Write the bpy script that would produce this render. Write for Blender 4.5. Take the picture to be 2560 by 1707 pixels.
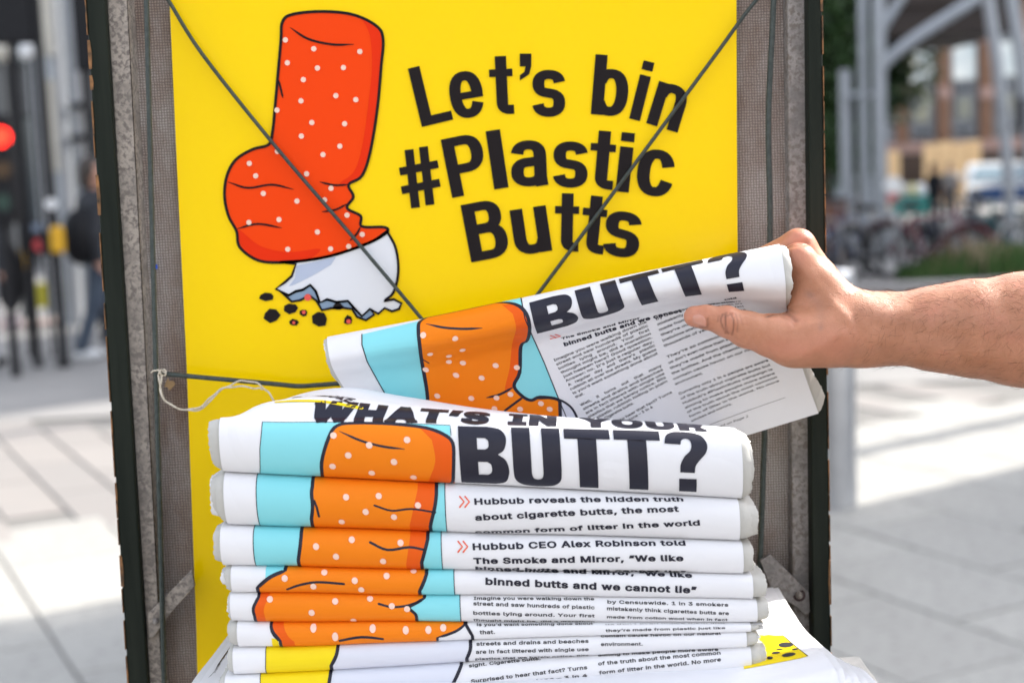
import bpy, bmesh, math, random, os
import numpy as np
from mathutils import Vector, Matrix, Euler
from mathutils.geometry import tessellate_polygon, delaunay_2d_cdt
from mathutils.bvhtree import BVHTree

random.seed(7); RNG = np.random.RandomState(7)
SC = bpy.context.scene; COL = SC.collection
for _o in list(bpy.data.objects): bpy.data.objects.remove(_o)

# ------------------------------------------------------------------ camera
FPX, CX, CY, ROLL, PITCH, EYE = 3600.0, 1280.0, 853.5, 0.042, math.radians(6.7), 1.55
c_, s_ = math.cos(PITCH), math.sin(PITCH)
FWD = np.array([0, c_, -s_]); R0 = np.array([1., 0, 0]); U0 = np.array([0, s_, c_])
CR = math.cos(ROLL) * R0 - math.sin(ROLL) * U0
CU = math.cos(ROLL) * U0 + math.sin(ROLL) * R0
CP = np.array([0, 0, EYE])
cam_data = bpy.data.cameras.new('camera'); cam = bpy.data.objects.new('camera', cam_data); COL.objects.link(cam)
cam.matrix_world = Matrix(((CR[0], CU[0], -FWD[0], CP[0]), (CR[1], CU[1], -FWD[1], CP[1]), (CR[2], CU[2], -FWD[2], CP[2]), (0, 0, 0, 1)))
cam_data.sensor_width = 36; cam_data.lens = FPX / 2560 * 36
cam_data.clip_start = 0.02; cam_data.clip_end = 400
cam_data.dof.use_dof = True; cam_data.dof.focus_distance = 0.845; cam_data.dof.aperture_fstop = 6.3
SC.camera = cam

# ------------------------------------------------------------------ light
SUN_AZ, SUN_EL = math.radians(56), math.radians(38)
SDIR = Vector((math.cos(SUN_EL) * math.sin(SUN_AZ), math.cos(SUN_EL) * math.cos(SUN_AZ), math.sin(SUN_EL)))
world = bpy.data.worlds.new('World'); SC.world = world; world.use_nodes = True
nt = world.node_tree; bg = nt.nodes['Background']; sky = nt.nodes.new('ShaderNodeTexSky')
sky.sky_type = 'NISHITA'; sky.sun_disc = False; sky.sun_elevation = SUN_EL; sky.sun_rotation = SUN_AZ
sky.air_density = 1.0; sky.dust_density = 2.0; sky.ozone_density = 0.6
hs = nt.nodes.new('ShaderNodeHueSaturation'); hs.inputs['Saturation'].default_value = .38; nt.links.new(sky.outputs[0], hs.inputs['Color']); nt.links.new(hs.outputs[0], bg.inputs[0]); bg.inputs[1].default_value = 0.15
sd = bpy.data.lights.new('sun', 'SUN'); sd.energy = 2.1; sd.angle = math.radians(0.5); sd.color = (1, .95, .87)
sun = bpy.data.objects.new('sun', sd); COL.objects.link(sun); sun.location = (0, 0, 20)
sun.rotation_mode = 'QUATERNION'; sun.rotation_quaternion = SDIR.to_track_quat('Z', 'Y')
SC.view_settings.view_transform = 'Standard'; SC.view_settings.look = 'None'
SC.view_settings.exposure = 1.92; SC.view_settings.gamma = 1; SC.view_settings.use_curve_mapping = False
SC.render.engine = 'CYCLES'

# ------------------------------------------------------------------ helpers
def U(px, py, d):
    """the point of the place seen at photo pixel (px,py) on the upright plane y = d"""
    v = FWD + CR * ((px - CX) / FPX) + CU * (-(py - CY) / FPX)
    return CP + v * (d / v[1])
def UA(P, d):
    P = np.asarray(P, float).reshape(-1, 2)
    v = FWD[None] + CR[None] * ((P[:, :1] - CX) / FPX) - CU[None] * ((P[:, 1:] - CY) / FPX)
    d = np.broadcast_to(np.asarray(d, float).reshape(-1, 1), (len(P), 1)) if np.ndim(d) else np.full((len(P), 1), d)
    return CP[None] + v * (d / v[:, 1:2])
def PX(W):
    W = np.asarray(W, float) - CP
    z = W @ FWD
    return np.stack([CX + FPX * (W @ CR) / z, CY - FPX * (W @ CU) / z], -1)
def G(px, py):
    """ground point (z = 0) at a photo pixel"""
    v = FWD + CR * ((px - CX) / FPX) + CU * (-(py - CY) / FPX)
    p = CP + v * (-CP[2] / v[2]); return Vector((p[0], p[1], 0))
V = 1.08844     # the 2352 px view of the photo -> photo pixels

def thing(name, label, cat, loc=(0, 0, 0), rz=0, group=None, kind=None):
    o = bpy.data.objects.new(name, None); COL.objects.link(o); o.location = loc; o.rotation_euler = (0, 0, rz)
    o.empty_display_size = .05
    return tag(o, label, cat, group, kind)
def tag(o, label=None, cat=None, group=None, kind=None):
    if label: o['label'] = label
    if cat: o['category'] = cat
    if group: o['group'] = group
    if kind: o['kind'] = kind
    return o
def link(name, me, mat=None, parent=None, smooth=False, local=False):
    """link a mesh given in world coordinates (or local ones) under its parent"""
    o = bpy.data.objects.new(name, me); COL.objects.link(o)
    if mat is not None:
        for m in (mat if isinstance(mat, (list, tuple)) else [mat]): me.materials.append(m)
    if parent is not None:
        o.parent = parent
        if not local:
            M = Matrix.Identity(4); q = parent; chain = []
            while q is not None: chain.append(q); q = q.parent
            for q in reversed(chain): M = M @ Matrix.LocRotScale(q.location, q.rotation_euler, q.scale)
            me.transform(M.inverted())
    if smooth: me.polygons.foreach_set('use_smooth', [True] * len(me.polygons)); me.update()
    return o
def mesh(verts, faces):
    me = bpy.data.meshes.new('m'); me.from_pydata([tuple(map(float, v)) for v in verts], [], [tuple(map(int, f)) for f in faces]); me.update(); return me
class MB:
    """collects simple shapes into one mesh"""
    def __init__(s): s.v = []; s.f = []; s.mi = []; s.m = 0
    def add(s, v, f):
        n = len(s.v); s.v += [tuple(map(float, q)) for q in v]; s.f += [tuple(i + n for i in q) for q in f]; s.mi += [s.m] * len(f); return s
    def box(s, lo, hi, rz=0, bev=0):
        x0, y0, z0 = lo; x1, y1, z1 = hi
        v = [(x, y, z) for z in (z0, z1) for y in (y0, y1) for x in (x0, x1)]
        if rz:
            cx, cy = (x0 + x1) / 2, (y0 + y1) / 2; c, n = math.cos(rz), math.sin(rz)
            v = [(cx + (x - cx) * c - (y - cy) * n, cy + (x - cx) * n + (y - cy) * c, z) for x, y, z in v]
        return s.add(v, [(0, 2, 3, 1), (4, 5, 7, 6), (0, 1, 5, 4), (2, 6, 7, 3), (0, 4, 6, 2), (1, 3, 7, 5)])
    def prism(s, poly, d):
        """poly: list of 3D points, d: extrusion vector"""
        n = len(poly); d = np.asarray(d, float); A = [np.asarray(p, float) for p in poly]; B = [p + d for p in A]
        t = tessellate_polygon([[Vector(p) for p in A]])
        f = [tuple(x) for x in t] + [tuple(n + i for i in reversed(x)) for x in t] + [(i, (i + 1) % n, n + (i + 1) % n, n + i) for i in range(n)]
        return s.add(A + B, f)
    def tube(s, pts, r, seg=8, cap=True):
        P = [np.asarray(p, float) for p in pts]; n = len(P)
        rs = r if isinstance(r, (list, tuple, np.ndarray)) else [r] * n
        v = []; f = []; last = None
        for i, p in enumerate(P):
            t = P[min(i + 1, n - 1)] - P[max(i - 1, 0)]; t = t / (np.linalg.norm(t) + 1e-12)
            if last is None:
                a = np.cross(t, [0, 0, 1]) if abs(t[2]) < .9 else np.cross(t, [1, 0, 0])
            else: a = last - t * (last @ t)
            a /= np.linalg.norm(a) + 1e-12; last = a; b = np.cross(t, a)
            v += [p + rs[i] * (math.cos(2 * math.pi * k / seg) * a + math.sin(2 * math.pi * k / seg) * b) for k in range(seg)]
        for i in range(n - 1):
            for k in range(seg): k2 = (k + 1) % seg; f.append((i * seg + k, i * seg + k2, (i + 1) * seg + k2, (i + 1) * seg + k))
        if cap: f += [tuple(reversed(range(seg))), tuple(range((n - 1) * seg, n * seg))]
        return s.add(v, f)
    def ball(s, c, r, n=10, m=7, sc=(1, 1, 1)):
        c = np.asarray(c, float); v = [c + r * np.array([0, 0, -1]) * sc]
        for j in range(1, m):
            a = -math.pi / 2 + math.pi * j / m
            for i in range(n): b = 2 * math.pi * i / n; v.append(c + r * np.array([math.cos(a) * math.cos(b), math.cos(a) * math.sin(b), math.sin(a)]) * sc)
        v.append(c + r * np.array([0, 0, 1]) * sc); f = [(0, 1 + (i + 1) % n, 1 + i) for i in range(n)]
        for j in range(m - 2):
            for i in range(n): f.append((1 + j * n + i, 1 + j * n + (i + 1) % n, 1 + (j + 1) * n + (i + 1) % n, 1 + (j + 1) * n + i))
        L = 1 + (m - 1) * n; f += [(L, 1 + (m - 2) * n + i, 1 + (m - 2) * n + (i + 1) % n) for i in range(n)]
        return s.add(v, f)
    def build(s, name, mat, parent=None, smooth=False, bevel=0, local=False):
        me = mesh(s.v, s.f)
        if any(s.mi): me.polygons.foreach_set('material_index', s.mi)
        bm = bmesh.new(); bm.from_mesh(me); bmesh.ops.recalc_face_normals(bm, faces=bm.faces)
        if bevel: bmesh.ops.bevel(bm, geom=[e for e in bm.edges if len(e.link_faces) == 2 and e.calc_face_angle(0) > .6], offset=bevel, segments=2, affect='EDGES', profile=.5)
        bm.to_mesh(me); bm.free()
        o = link(name, me, mat, parent, False, local)
        if smooth:
            me.polygons.foreach_set('use_smooth', [True] * len(me.polygons)); me.set_sharp_from_angle(angle=.7)
        return o
def copy_tree(o, loc=None, rz=None, label=None, parent=None):
    c = o.copy(); COL.objects.link(c)
    if parent is not None: c.parent = parent
    for ch in list(o.children): copy_tree(ch, parent=c)
    if loc is not None: c.location = loc
    if rz is not None: c.rotation_euler = (0, 0, rz)
    if label: c['label'] = label
    return c

# ------------------------------------------------------------------ materials
def mat(name, col, rough=.6, metal=0, spec=.5, **k):
    m = bpy.data.materials.new(name); m.use_nodes = True; b = m.node_tree.nodes['Principled BSDF']
    b.inputs['Base Color'].default_value = (*col, 1); b.inputs['Roughness'].default_value = rough
    b.inputs['Metallic'].default_value = metal; b.inputs['Specular IOR Level'].default_value = spec
    for a, v in k.items(): b.inputs[a.replace('_', ' ')].default_value = v
    return m
def N(m, typ, **k):
    n = m.node_tree.nodes.new(typ)
    for a, v in k.items():
        if a in n.inputs.keys(): n.inputs[a].default_value = v
        else: setattr(n, a, v)
    return n
def L(m, a, b): m.node_tree.links.new(a, b)
def bsdf(m): return m.node_tree.nodes['Principled BSDF']
def ramp(m, fac, stops):
    r = N(m, 'ShaderNodeValToRGB'); e = r.color_ramp.elements
    while len(e) < len(stops): e.new(.5)
    for x, (p, c) in zip(e, stops): x.position = p; x.color = (*c, 1)
    L(m, fac, r.inputs[0]); return r.outputs[0]
def coords(m, scale=(1, 1, 1), rot=(0, 0, 0)):
    t = N(m, 'ShaderNodeTexCoord'); mp = N(m, 'ShaderNodeMapping'); mp.inputs['Scale'].default_value = scale; mp.inputs['Rotation'].default_value = rot
    L(m, t.outputs['Object'], mp.inputs[0]); return mp.outputs[0]
def noise(m, vec, scale, detail=6, rough=.6, dist=0):
    n = N(m, 'ShaderNodeTexNoise'); n.inputs['Scale'].default_value = scale; n.inputs['Detail'].default_value = detail
    n.inputs['Roughness'].default_value = rough; n.inputs['Distortion'].default_value = dist
    L(m, vec, n.inputs['Vector']); return n.outputs['Fac']
def mix(m, f, a, b, mode='MIX'):
    x = N(m, 'ShaderNodeMix', data_type='RGBA', blend_type=mode)
    for s, v in ((0, f), (6, a), (7, b)):
        if isinstance(v, (int, float)): x.inputs[s].default_value = v
        elif isinstance(v, tuple): x.inputs[s].default_value = (*v, 1)
        else: L(m, v, x.inputs[s])
    return x.outputs[2]
def bump(m, h, strength, dist=.001):
    b = N(m, 'ShaderNodeBump'); b.inputs['Strength'].default_value = strength; b.inputs['Distance'].default_value = dist
    L(m, h, b.inputs['Height']); L(m, b.outputs[0], bsdf(m).inputs['Normal']); return b
def noisy(name, c1, c2, scale, rough=.6, metal=0, bumps=.2, bd=.001, detail=6, stops=None, sc=(1, 1, 1)):
    m = mat(name, c1, rough, metal); v = coords(m, sc); n = noise(m, v, scale, detail)
    L(m, ramp(m, n, stops or [(.35, c1), (.65, c2)]), bsdf(m).inputs['Base Color'])
    if bumps: bump(m, n, bumps, bd)
    return m

# ------------------------------------------------------------------ smooth bodies from blended tapered limbs
def sdf_eval(P, prims, k):
    d = None
    for a, b, ra, rb, kk in prims:
        ab = b - a; t = np.clip(((P - a) @ ab) / max(ab @ ab, 1e-12), 0, 1)
        q = np.linalg.norm(P - a - t[:, None] * ab, axis=1) - (ra + (rb - ra) * t)
        if d is None: d = q
        else:
            K = kk or k; h = np.maximum(K - np.abs(d - q), 0) / K; d = np.minimum(d, q) - h * h * K * .25
    return d
def body_mesh(prims, voxel, k, iters=4, inflate=0):
    prims = [(np.asarray(a, float), np.asarray(b, float), ra + inflate, rb + inflate, kk) for a, b, ra, rb, kk in prims]
    mb = MB()
    for a, b, ra, rb, _ in prims:
        mb.tube([a, b], [ra, rb], 20); mb.ball(a, ra, 16, 10); mb.ball(b, rb, 16, 10)
    me = mesh(mb.v, mb.f); o = bpy.data.objects.new('tmp', me); COL.objects.link(o)
    md = o.modifiers.new('r', 'REMESH'); md.mode = 'VOXEL'; md.voxel_size = voxel
    dg = bpy.context.evaluated_depsgraph_get(); dg.update(); ev = o.evaluated_get(dg)
    me2 = bpy.data.meshes.new_from_object(ev); bpy.data.objects.remove(o)
    n = len(me2.vertices); P = np.zeros(n * 3); me2.vertices.foreach_get('co', P); P = P.reshape(-1, 3)
    e = voxel * .5; T = np.array([[1, -1, -1], [-1, -1, 1], [-1, 1, -1], [1, 1, 1]], float)
    for _ in range(iters):
        g = np.zeros_like(P)
        for t in T: g += t[None] * sdf_eval(P + t * e, prims, k)[:, None]
        g /= np.linalg.norm(g, axis=1)[:, None] + 1e-12
        P -= g * np.clip(sdf_eval(P, prims, k), -voxel * 4, voxel * 4)[:, None]
    me2.vertices.foreach_set('co', P.ravel()); me2.update(); me2.materials.clear()
    return me2, P, g

# ------------------------------------------------------------------ curved paper sheets and the print on them
def interp(xs, Y, xq):
    """cubic Hermite through the rows of Y (n, ...) at xs"""
    xs = np.asarray(xs, float); Y = np.asarray(Y, float); M = np.gradient(Y, xs, axis=0)
    i = np.clip(np.searchsorted(xs, xq, side='right') - 1, 0, len(xs) - 2); h = xs[i + 1] - xs[i]; t = (xq - xs[i]) / h
    sh = (-1,) + (1,) * (Y.ndim - 1); t = t.reshape(sh); h = h.reshape(sh)
    return ((2 * t**3 - 3 * t**2 + 1) * Y[i] + (t**3 - 2 * t**2 + t) * h * M[i] + (-2 * t**3 + 3 * t**2) * Y[i + 1] + (t**3 - t**2) * h * M[i + 1])
class Sheet:
    """rows: list (bottom -> over the top) of lists of world points (left -> right)"""
    def __init__(s, rows, du=.004, dt=.0015, wrinkle=0, seed=0):
        R = np.array(rows, float); nr, nc = R.shape[:2]
        mid = R[:, nc // 2]; a = np.r_[0, np.cumsum(np.linalg.norm(np.diff(mid, axis=0), axis=1))]
        fine = interp(a, R, np.linspace(0, a[-1], 400)); m2 = fine[:, nc // 2]
        b = np.r_[0, np.cumsum(np.linalg.norm(np.diff(m2, axis=0), axis=1))]; s.H = b[-1]
        nt_ = max(3, int(s.H / dt)); tq = np.linspace(0, s.H, nt_ + 1); aq = np.interp(tq, b, np.linspace(0, a[-1], 400))
        rr = interp(a, R, aq)
        row = R[nr // 2]; w = np.r_[0, np.cumsum(np.linalg.norm(np.diff(row, axis=0), axis=1))]; s.W = w[-1]
        nu_ = max(3, int(s.W / du)); uq = np.linspace(0, s.W, nu_ + 1)
        s.P = np.swapaxes(interp(w, np.swapaxes(rr, 0, 1), uq), 0, 1); s.T = tq; s.Uq = uq
        s.nrm()
        if wrinkle:
            rg = np.random.RandomState(seed); uu, tt = np.meshgrid(uq, tq); w_ = np.zeros_like(uu)
            for _ in range(9):
                f = rg.uniform(25, 130); an = rg.uniform(-.5, .5) + (math.pi / 2 if rg.rand() < .2 else 0)
                w_ += np.sin((uu * math.cos(an) + tt * math.sin(an)) * f + rg.uniform(0, 6)) * 6 / f * 2
            ed = np.exp(-(uu / .02)) + np.exp(-((s.W - uu) / .02))
            s.P += s.N * (w_ * wrinkle * (.6 + 1.5 * ed))[..., None]; s.nrm()
        s.px = PX(s.P.reshape(-1, 3)).reshape(s.P.shape[0], s.P.shape[1], 2)
    def nrm(s):
        du = np.gradient(s.P, axis=1); dt = np.gradient(s.P, axis=0); n = np.cross(du, dt); s.N = n / (np.linalg.norm(n, axis=2, keepdims=True) + 1e-12)
    def ev(s, UT, off=0):
        UT = np.asarray(UT, float).reshape(-1, 2); fu = np.clip(UT[:, 0] / s.W, 0, 1) * (len(s.Uq) - 1); ft = np.clip(UT[:, 1] / s.H, 0, 1) * (len(s.T) - 1)
        i = np.minimum(fu.astype(int), len(s.Uq) - 2); j = np.minimum(ft.astype(int), len(s.T) - 2); a = (fu - i)[:, None]; b = (ft - j)[:, None]
        B = lambda A: (A[j, i] * (1 - a) + A[j, i + 1] * a) * (1 - b) + (A[j + 1, i] * (1 - a) + A[j + 1, i + 1] * a) * b
        return B(s.P) + B(s.N) * off
    def inv(s, P, tr=(0, 1e9)):
        P = np.asarray(P, float).reshape(-1, 2)
        ok = (((CP - s.P) * s.N).sum(-1) > 0) & ((s.T >= tr[0]) & (s.T <= tr[1]))[:, None]
        big = np.where(ok[..., None], s.px, 1e7); nu_ = len(s.Uq); q = np.zeros((len(P), 2))
        for n_, p in enumerate(P):
            j, i = divmod(int(np.argmin(((big - p) ** 2).sum(-1))), nu_); q[n_] = s.Uq[i], s.T[j]
        q0 = q.copy(); f = lambda a: PX(s.ev(a)); r = f(q) - P; best = (r ** 2).sum(1); h = 2e-4
        x = q.copy()
        for _ in range(6):
            r = f(x) - P; A = (f(x + [h, 0]) - f(x - [h, 0])) / (2 * h); B = (f(x + [0, h]) - f(x - [0, h])) / (2 * h)
            det = A[:, 0] * B[:, 1] - A[:, 1] * B[:, 0]; det = np.where(np.abs(det) < 1e3, 1e12, det)
            du = -(r[:, 0] * B[:, 1] - r[:, 1] * B[:, 0]) / det; dt = -(A[:, 0] * r[:, 1] - A[:, 1] * r[:, 0]) / det
            x = x + np.stack([np.clip(du, -.004, .004), np.clip(dt, -.002, .002)], 1)
            x = q0 + np.clip(x - q0, [-.006, -.0035], [.006, .0035])
            e = ((f(x) - P) ** 2).sum(1); m = e < best; q[m] = x[m]; best = np.minimum(e, best)
        return q
    def grid(s, name, mat_, parent, off=0, thick=0):
        P = s.P + s.N * off; a, b = P.shape[:2]
        f = [(j * b + i, j * b + i + 1, (j + 1) * b + i + 1, (j + 1) * b + i) for j in range(a - 1) for i in range(b - 1)]
        return link(name, mesh(P.reshape(-1, 3), f), mat_, parent, True)
class Flat:
    """the same print interface on the upright plane y = d; u,t in metres from a photo-pixel origin"""
    def __init__(s, d, o=(1140, 1300)):
        s.d = d; s.o = U(*o, d); s.W = s.H = 9
    def ev(s, UT, off=0):
        UT = np.asarray(UT, float).reshape(-1, 2); return np.stack([s.o[0] + UT[:, 0], np.full(len(UT), s.d - off), s.o[2] + UT[:, 1]], 1)
    def inv(s, P, tr=None):
        W = UA(P, s.d); return np.stack([W[:, 0] - s.o[0], W[:, 2] - s.o[2]], 1)

class Ink:
    """flat print of one colour laid on a sheet: shapes in (u,t), cut along the sheet's own grid, lifted by a hair"""
    def __init__(s, sh, off): s.sh = sh; s.off = off; s.v = []; s.f = []; s.ch = []
    def add(s, v, f, txt=False): s.ch.append((len(s.v), len(s.v) + len(v), len(s.f), len(s.f) + len(f), txt)); n = len(s.v); s.v += [tuple(q) for q in v]; s.f += [tuple(n + int(i) for i in q) for q in f]
    def poly(s, loops):
        lp = [[Vector((*p, 0)) for p in l] for l in loops]; t = tessellate_polygon(lp); s.add([p for l in loops for p in l], t)
    def line(s, pts, w, taper=False, closed=False):
        P = np.asarray(pts, float); n = len(P)
        if closed: P = np.vstack([P, P[:1]]); n += 1
        t = np.gradient(P, axis=0)
        if closed: t[0] = t[-1] = P[1] - P[-2]
        t /= np.linalg.norm(t, axis=1)[:, None] + 1e-12; nn = np.stack([-t[:, 1], t[:, 0]], 1)
        ww = np.full(n, w / 2)
        if taper: ww = ww * np.clip(np.sin(np.linspace(.12, math.pi - .12, n)) * 1.6, .15, 1)
        A = P + nn * ww[:, None]; B = P - nn * ww[:, None]
        s.add(list(A) + list(B), [(n + i, n + i + 1, i + 1, i) for i in range(n - 1)])
        if not closed and not taper:
            for q in (P[0], P[-1]): s.disc(q, w / 2, 8)
    def disc(s, c, r, n=14, ry=None):
        ry = ry or r; s.add([(c[0] + r * math.cos(6.2832 * k / n), c[1] + ry * math.sin(6.2832 * k / n)) for k in range(n)], [tuple(range(n))])
    def build(s, name, mat_, parent):
        if not s.f: return None
        if isinstance(s.sh, Sheet):
            AV, AF = [], []
            for v0, v1, f0, f1, txt in s.ch:
                if f0 == f1: continue
                vs = np.array(s.v[v0:v1], float); fs = [tuple(i - v0 for i in q) for q in s.f[f0:f1]]; lo = vs.min(0); hi = vs.max(0); cuts = []
                for ax, arr in ((1, s.sh.T), (0, s.sh.Uq)):
                    if txt and ax == 0: continue
                    cuts += [(ax, q) for q in arr if lo[ax] < q < hi[ax]]
                if cuts:
                    bm = bmesh.new(); bv = [bm.verts.new((x, y, 0)) for x, y in vs]
                    for q in fs:
                        try: bm.faces.new([bv[i] for i in q])
                        except ValueError: pass
                    for ax, q in cuts:
                        bmesh.ops.bisect_plane(bm, geom=bm.verts[:] + bm.edges[:] + bm.faces[:], plane_co=(0, q, 0) if ax == 1 else (q, 0, 0), plane_no=(0, 1, 0) if ax == 1 else (1, 0, 0))
                    bm.verts.index_update(); n = len(AV); AV += [tuple(v.co) for v in bm.verts]; AF += [tuple(n + v.index for v in q.verts) for q in bm.faces]; bm.free()
                else:
                    n = len(AV); AV += [(x, y, 0) for x, y in vs]; AF += [tuple(n + i for i in q) for q in fs]
            me = mesh(AV, AF)
        else: me = mesh([(x, y, 0) for x, y in s.v], s.f)
        n = len(me.vertices); P = np.zeros(n * 3); me.vertices.foreach_get('co', P); P = P.reshape(-1, 3)
        me.vertices.foreach_set('co', s.sh.ev(P[:, :2], s.off).ravel()); me.update()
        o = link(name, me, mat_, parent, True)
        if name in ('outline', 'speckle', 'text', 'chevron', 'ember', 'ash_flake'): o['kind'] = 'stuff'
        return o
def cat(pts, n=8, closed=False):
    """Catmull-Rom curve through 2D points"""
    P = [np.asarray(p, float) for p in pts]; m = len(P); out = []
    if closed:
        for i in range(m):
            a, b, c, d = P[i - 1], P[i], P[(i + 1) % m], P[(i + 2) % m]
            for k in range(n): t = k / n; out.append(.5 * (2 * b + (c - a) * t + (2 * a - 5 * b + 4 * c - d) * t * t + (3 * b - a - 3 * c + d) * t**3))
        return out
    Q = [2 * P[0] - P[1]] + P + [2 * P[-1] - P[-2]]
    for i in range(1, m):
        a, b, c, d = Q[i - 1], Q[i], Q[i + 1], Q[i + 2]
        for k in range(n): t = k / n; out.append(.5 * (2 * b + (c - a) * t + (2 * a - 5 * b + 4 * c - d) * t * t + (3 * b - a - 3 * c + d) * t**3))
    return out + [P[-1]]

_fp = os.path.join(bpy.utils.system_resource('DATAFILES'), 'fonts', 'Inter.woff2')
try: FONT = bpy.data.fonts.load(_fp) if os.path.exists(_fp) else None
except Exception: FONT = None
_tc = {}
def raw_text(txt, res, shear):
    cu = bpy.data.curves.new('t', 'FONT'); cu.body = txt; cu.resolution_u = res; cu.shear = shear
    if FONT: cu.font = FONT
    o = bpy.data.objects.new('t', cu); me = bpy.data.meshes.new_from_object(o); bpy.data.objects.remove(o); bpy.data.curves.remove(cu)
    n = len(me.vertices); P = np.zeros(n * 3); me.vertices.foreach_get('co', P); P = P.reshape(-1, 3)[:, :2] / .727
    F = [tuple(p.vertices) for p in me.polygons]; bpy.data.meshes.remove(me); return P, F
def union2d(v, f):
    """one flat triangulation of overlapping convex faces"""
    f = [(q[0], q[i], q[i + 1]) for q in f for i in range(1, len(q) - 1)]
    r_ = delaunay_2d_cdt([Vector(map(float, p)) for p in v], [], [list(q) for q in f], 0, 1e-5)
    X = np.array([(p.x, p.y) for p in r_[0]]); T = np.array([list(q) for q in r_[2]]); C = X[T].mean(1); ins = np.zeros(len(T), bool); A = np.array(v)
    for q in f:
        p = A[list(q)]; e = np.roll(p, -1, 0) - p
        m = ((C[:, 0] >= p[:, 0].min()) & (C[:, 0] <= p[:, 0].max()) & (C[:, 1] >= p[:, 1].min()) & (C[:, 1] <= p[:, 1].max()) & ~ins).nonzero()[0]
        if not len(m): continue
        d = C[m][:, None] - p[None]; cr = e[None, :, 0] * d[..., 1] - e[None, :, 1] * d[..., 0]
        ins[m[(cr >= -1e-9).all(1) | (cr <= 1e-9).all(1)]] = True
    return X, [tuple(map(int, t)) for t in T[ins]]
def char(ch, bold, sx, res, shear):
    """(verts, faces, advance) of one character, cap height 1; bold = extra weight each side, all overlaps merged"""
    key = (ch, bold, sx, res, shear)
    if key in _tc: return _tc[key]
    w = lambda t: (lambda a: a[:, 0].max() - a[:, 0].min())(raw_text(t, 2, 0)[0])
    if ('n', 'n') not in _tc: _tc['n', 'n'] = w('nn')
    adv = (w('n' + ch + 'n') - _tc['n', 'n']) * sx + bold * 1.2
    if ch == ' ': r = (np.zeros((0, 2)), [], adv); _tc[key] = r; return r
    P, F = raw_text(ch, res, shear); P[:, 0] *= sx; v = [tuple(p) for p in P]; f = list(F)
    if bold:
        ec = {}
        for q in F:
            for i in range(len(q)):
                e = (q[i], q[(i + 1) % len(q)]); ec.setdefault(frozenset(e), []).append(e)
        out = {}; inn = {}
        for es in ec.values():
            if len(es) == 1: a, b = es[0]; out[a] = b; inn[b] = a
        def sharp(p, q, r):
            u = P[q] - P[p]; w = P[r] - P[q]; u = u / (np.linalg.norm(u) + 1e-9); w = w / (np.linalg.norm(w) + 1e-9); return u @ w < .8
        for a, b in out.items():
            d = P[b] - P[a]; l = np.linalg.norm(d)
            if l < 1e-6: continue
            d = d / l; nn = np.array([-d[1], d[0]]) * bold
            A = P[a] - (d * bold if (a not in inn or sharp(inn[a], a, b)) else d * bold * .12); B = P[b] + (d * bold if (b not in out or sharp(a, b, out[b])) else d * bold * .12)
            k = len(v); v += [tuple(A - nn), tuple(B - nn), tuple(B + nn), tuple(A + nn)]; f.append((k, k + 1, k + 2, k + 3))
    X, T = union2d(v, f)
    r = (X, T, adv); _tc[key] = r; return r
def glyphs(txt, bold=0, sx=1.0, res=3, shear=0):
    x = 0; V_ = []; f = []; n = 0
    for ch in txt:
        a, b, adv = char(ch, bold, sx, res, shear)
        if len(a): V_.append(a + [x, 0]); f += [tuple(i + n for i in q) for q in b]; n += len(a)
        x += adv
    v = np.vstack(V_); return v, f, v[:, 0].min(), v[:, 0].max()
def write(ink, txt, A, B, cap, bold=0, tr=(0, 1e9), px=True, shear=0, sx=1.0, fit=True):
    """one line of type from A to B on the sheet (photo pixels or (u,t)), cap height in metres"""
    a, b = (ink.sh.inv([A, B], tr) if px else (np.array(A, float), np.array(B, float)))
    v, f, x0, x1 = glyphs(txt, bold, sx, res=1 if cap < .003 else 3, shear=shear); d = b - a; l = np.linalg.norm(d); e = d / l; n = np.array([-e[1], e[0]])
    X = (v[:, 0] - x0) / (x1 - x0) * l if fit else (v[:, 0] - x0) * cap
    ink.add(a + X[:, None] * e + (v[:, 1] * cap)[:, None] * n, f, True)

# ================================================================== materials used near the camera
def ink_mat(name, col, rough=.38, spec=.45): 
    m = mat(name, col, rough, 0, spec); n = noise(m, coords(m), 900, 3); bump(m, n, .12, .0002); return m
INK = ink_mat('black ink', (.016, .016, .03), .4, .35); INKT = ink_mat('text ink', (.03, .03, .035), .55, .3)
ORANGE = ink_mat('orange ink', (.86, .22, .008), .45, .15); ORANGE_D = ink_mat('deep orange ink', (.78, .11, .008), .45, .15)
CYAN = ink_mat('cyan ink', (.25, .68, .74), .45, .2); YEL = ink_mat('yellow ink', (.86, .66, .01), .45, .2); DOT = ink_mat('pale dot ink', (.9, .62, .5))
PALE = ink_mat('pale blue grey ink', (.66, .68, .76)); REDI = ink_mat('red ink', (.75, .08, .06)); GREYI = ink_mat('steel blue ink', (.22, .32, .46))
P_OR = ink_mat('poster orange', (.90, .060, .002), .35, .12); P_ORD = ink_mat('poster deep red orange', (.8, .03, .002), .35, .12)
P_BLK = ink_mat('poster black', (.010, .007, .009), .2, .14); P_WHT = ink_mat('poster white', (.74, .77, .84), .3); P_SH = ink_mat('poster pale blue', (.45, .52, .68), .3)
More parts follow.
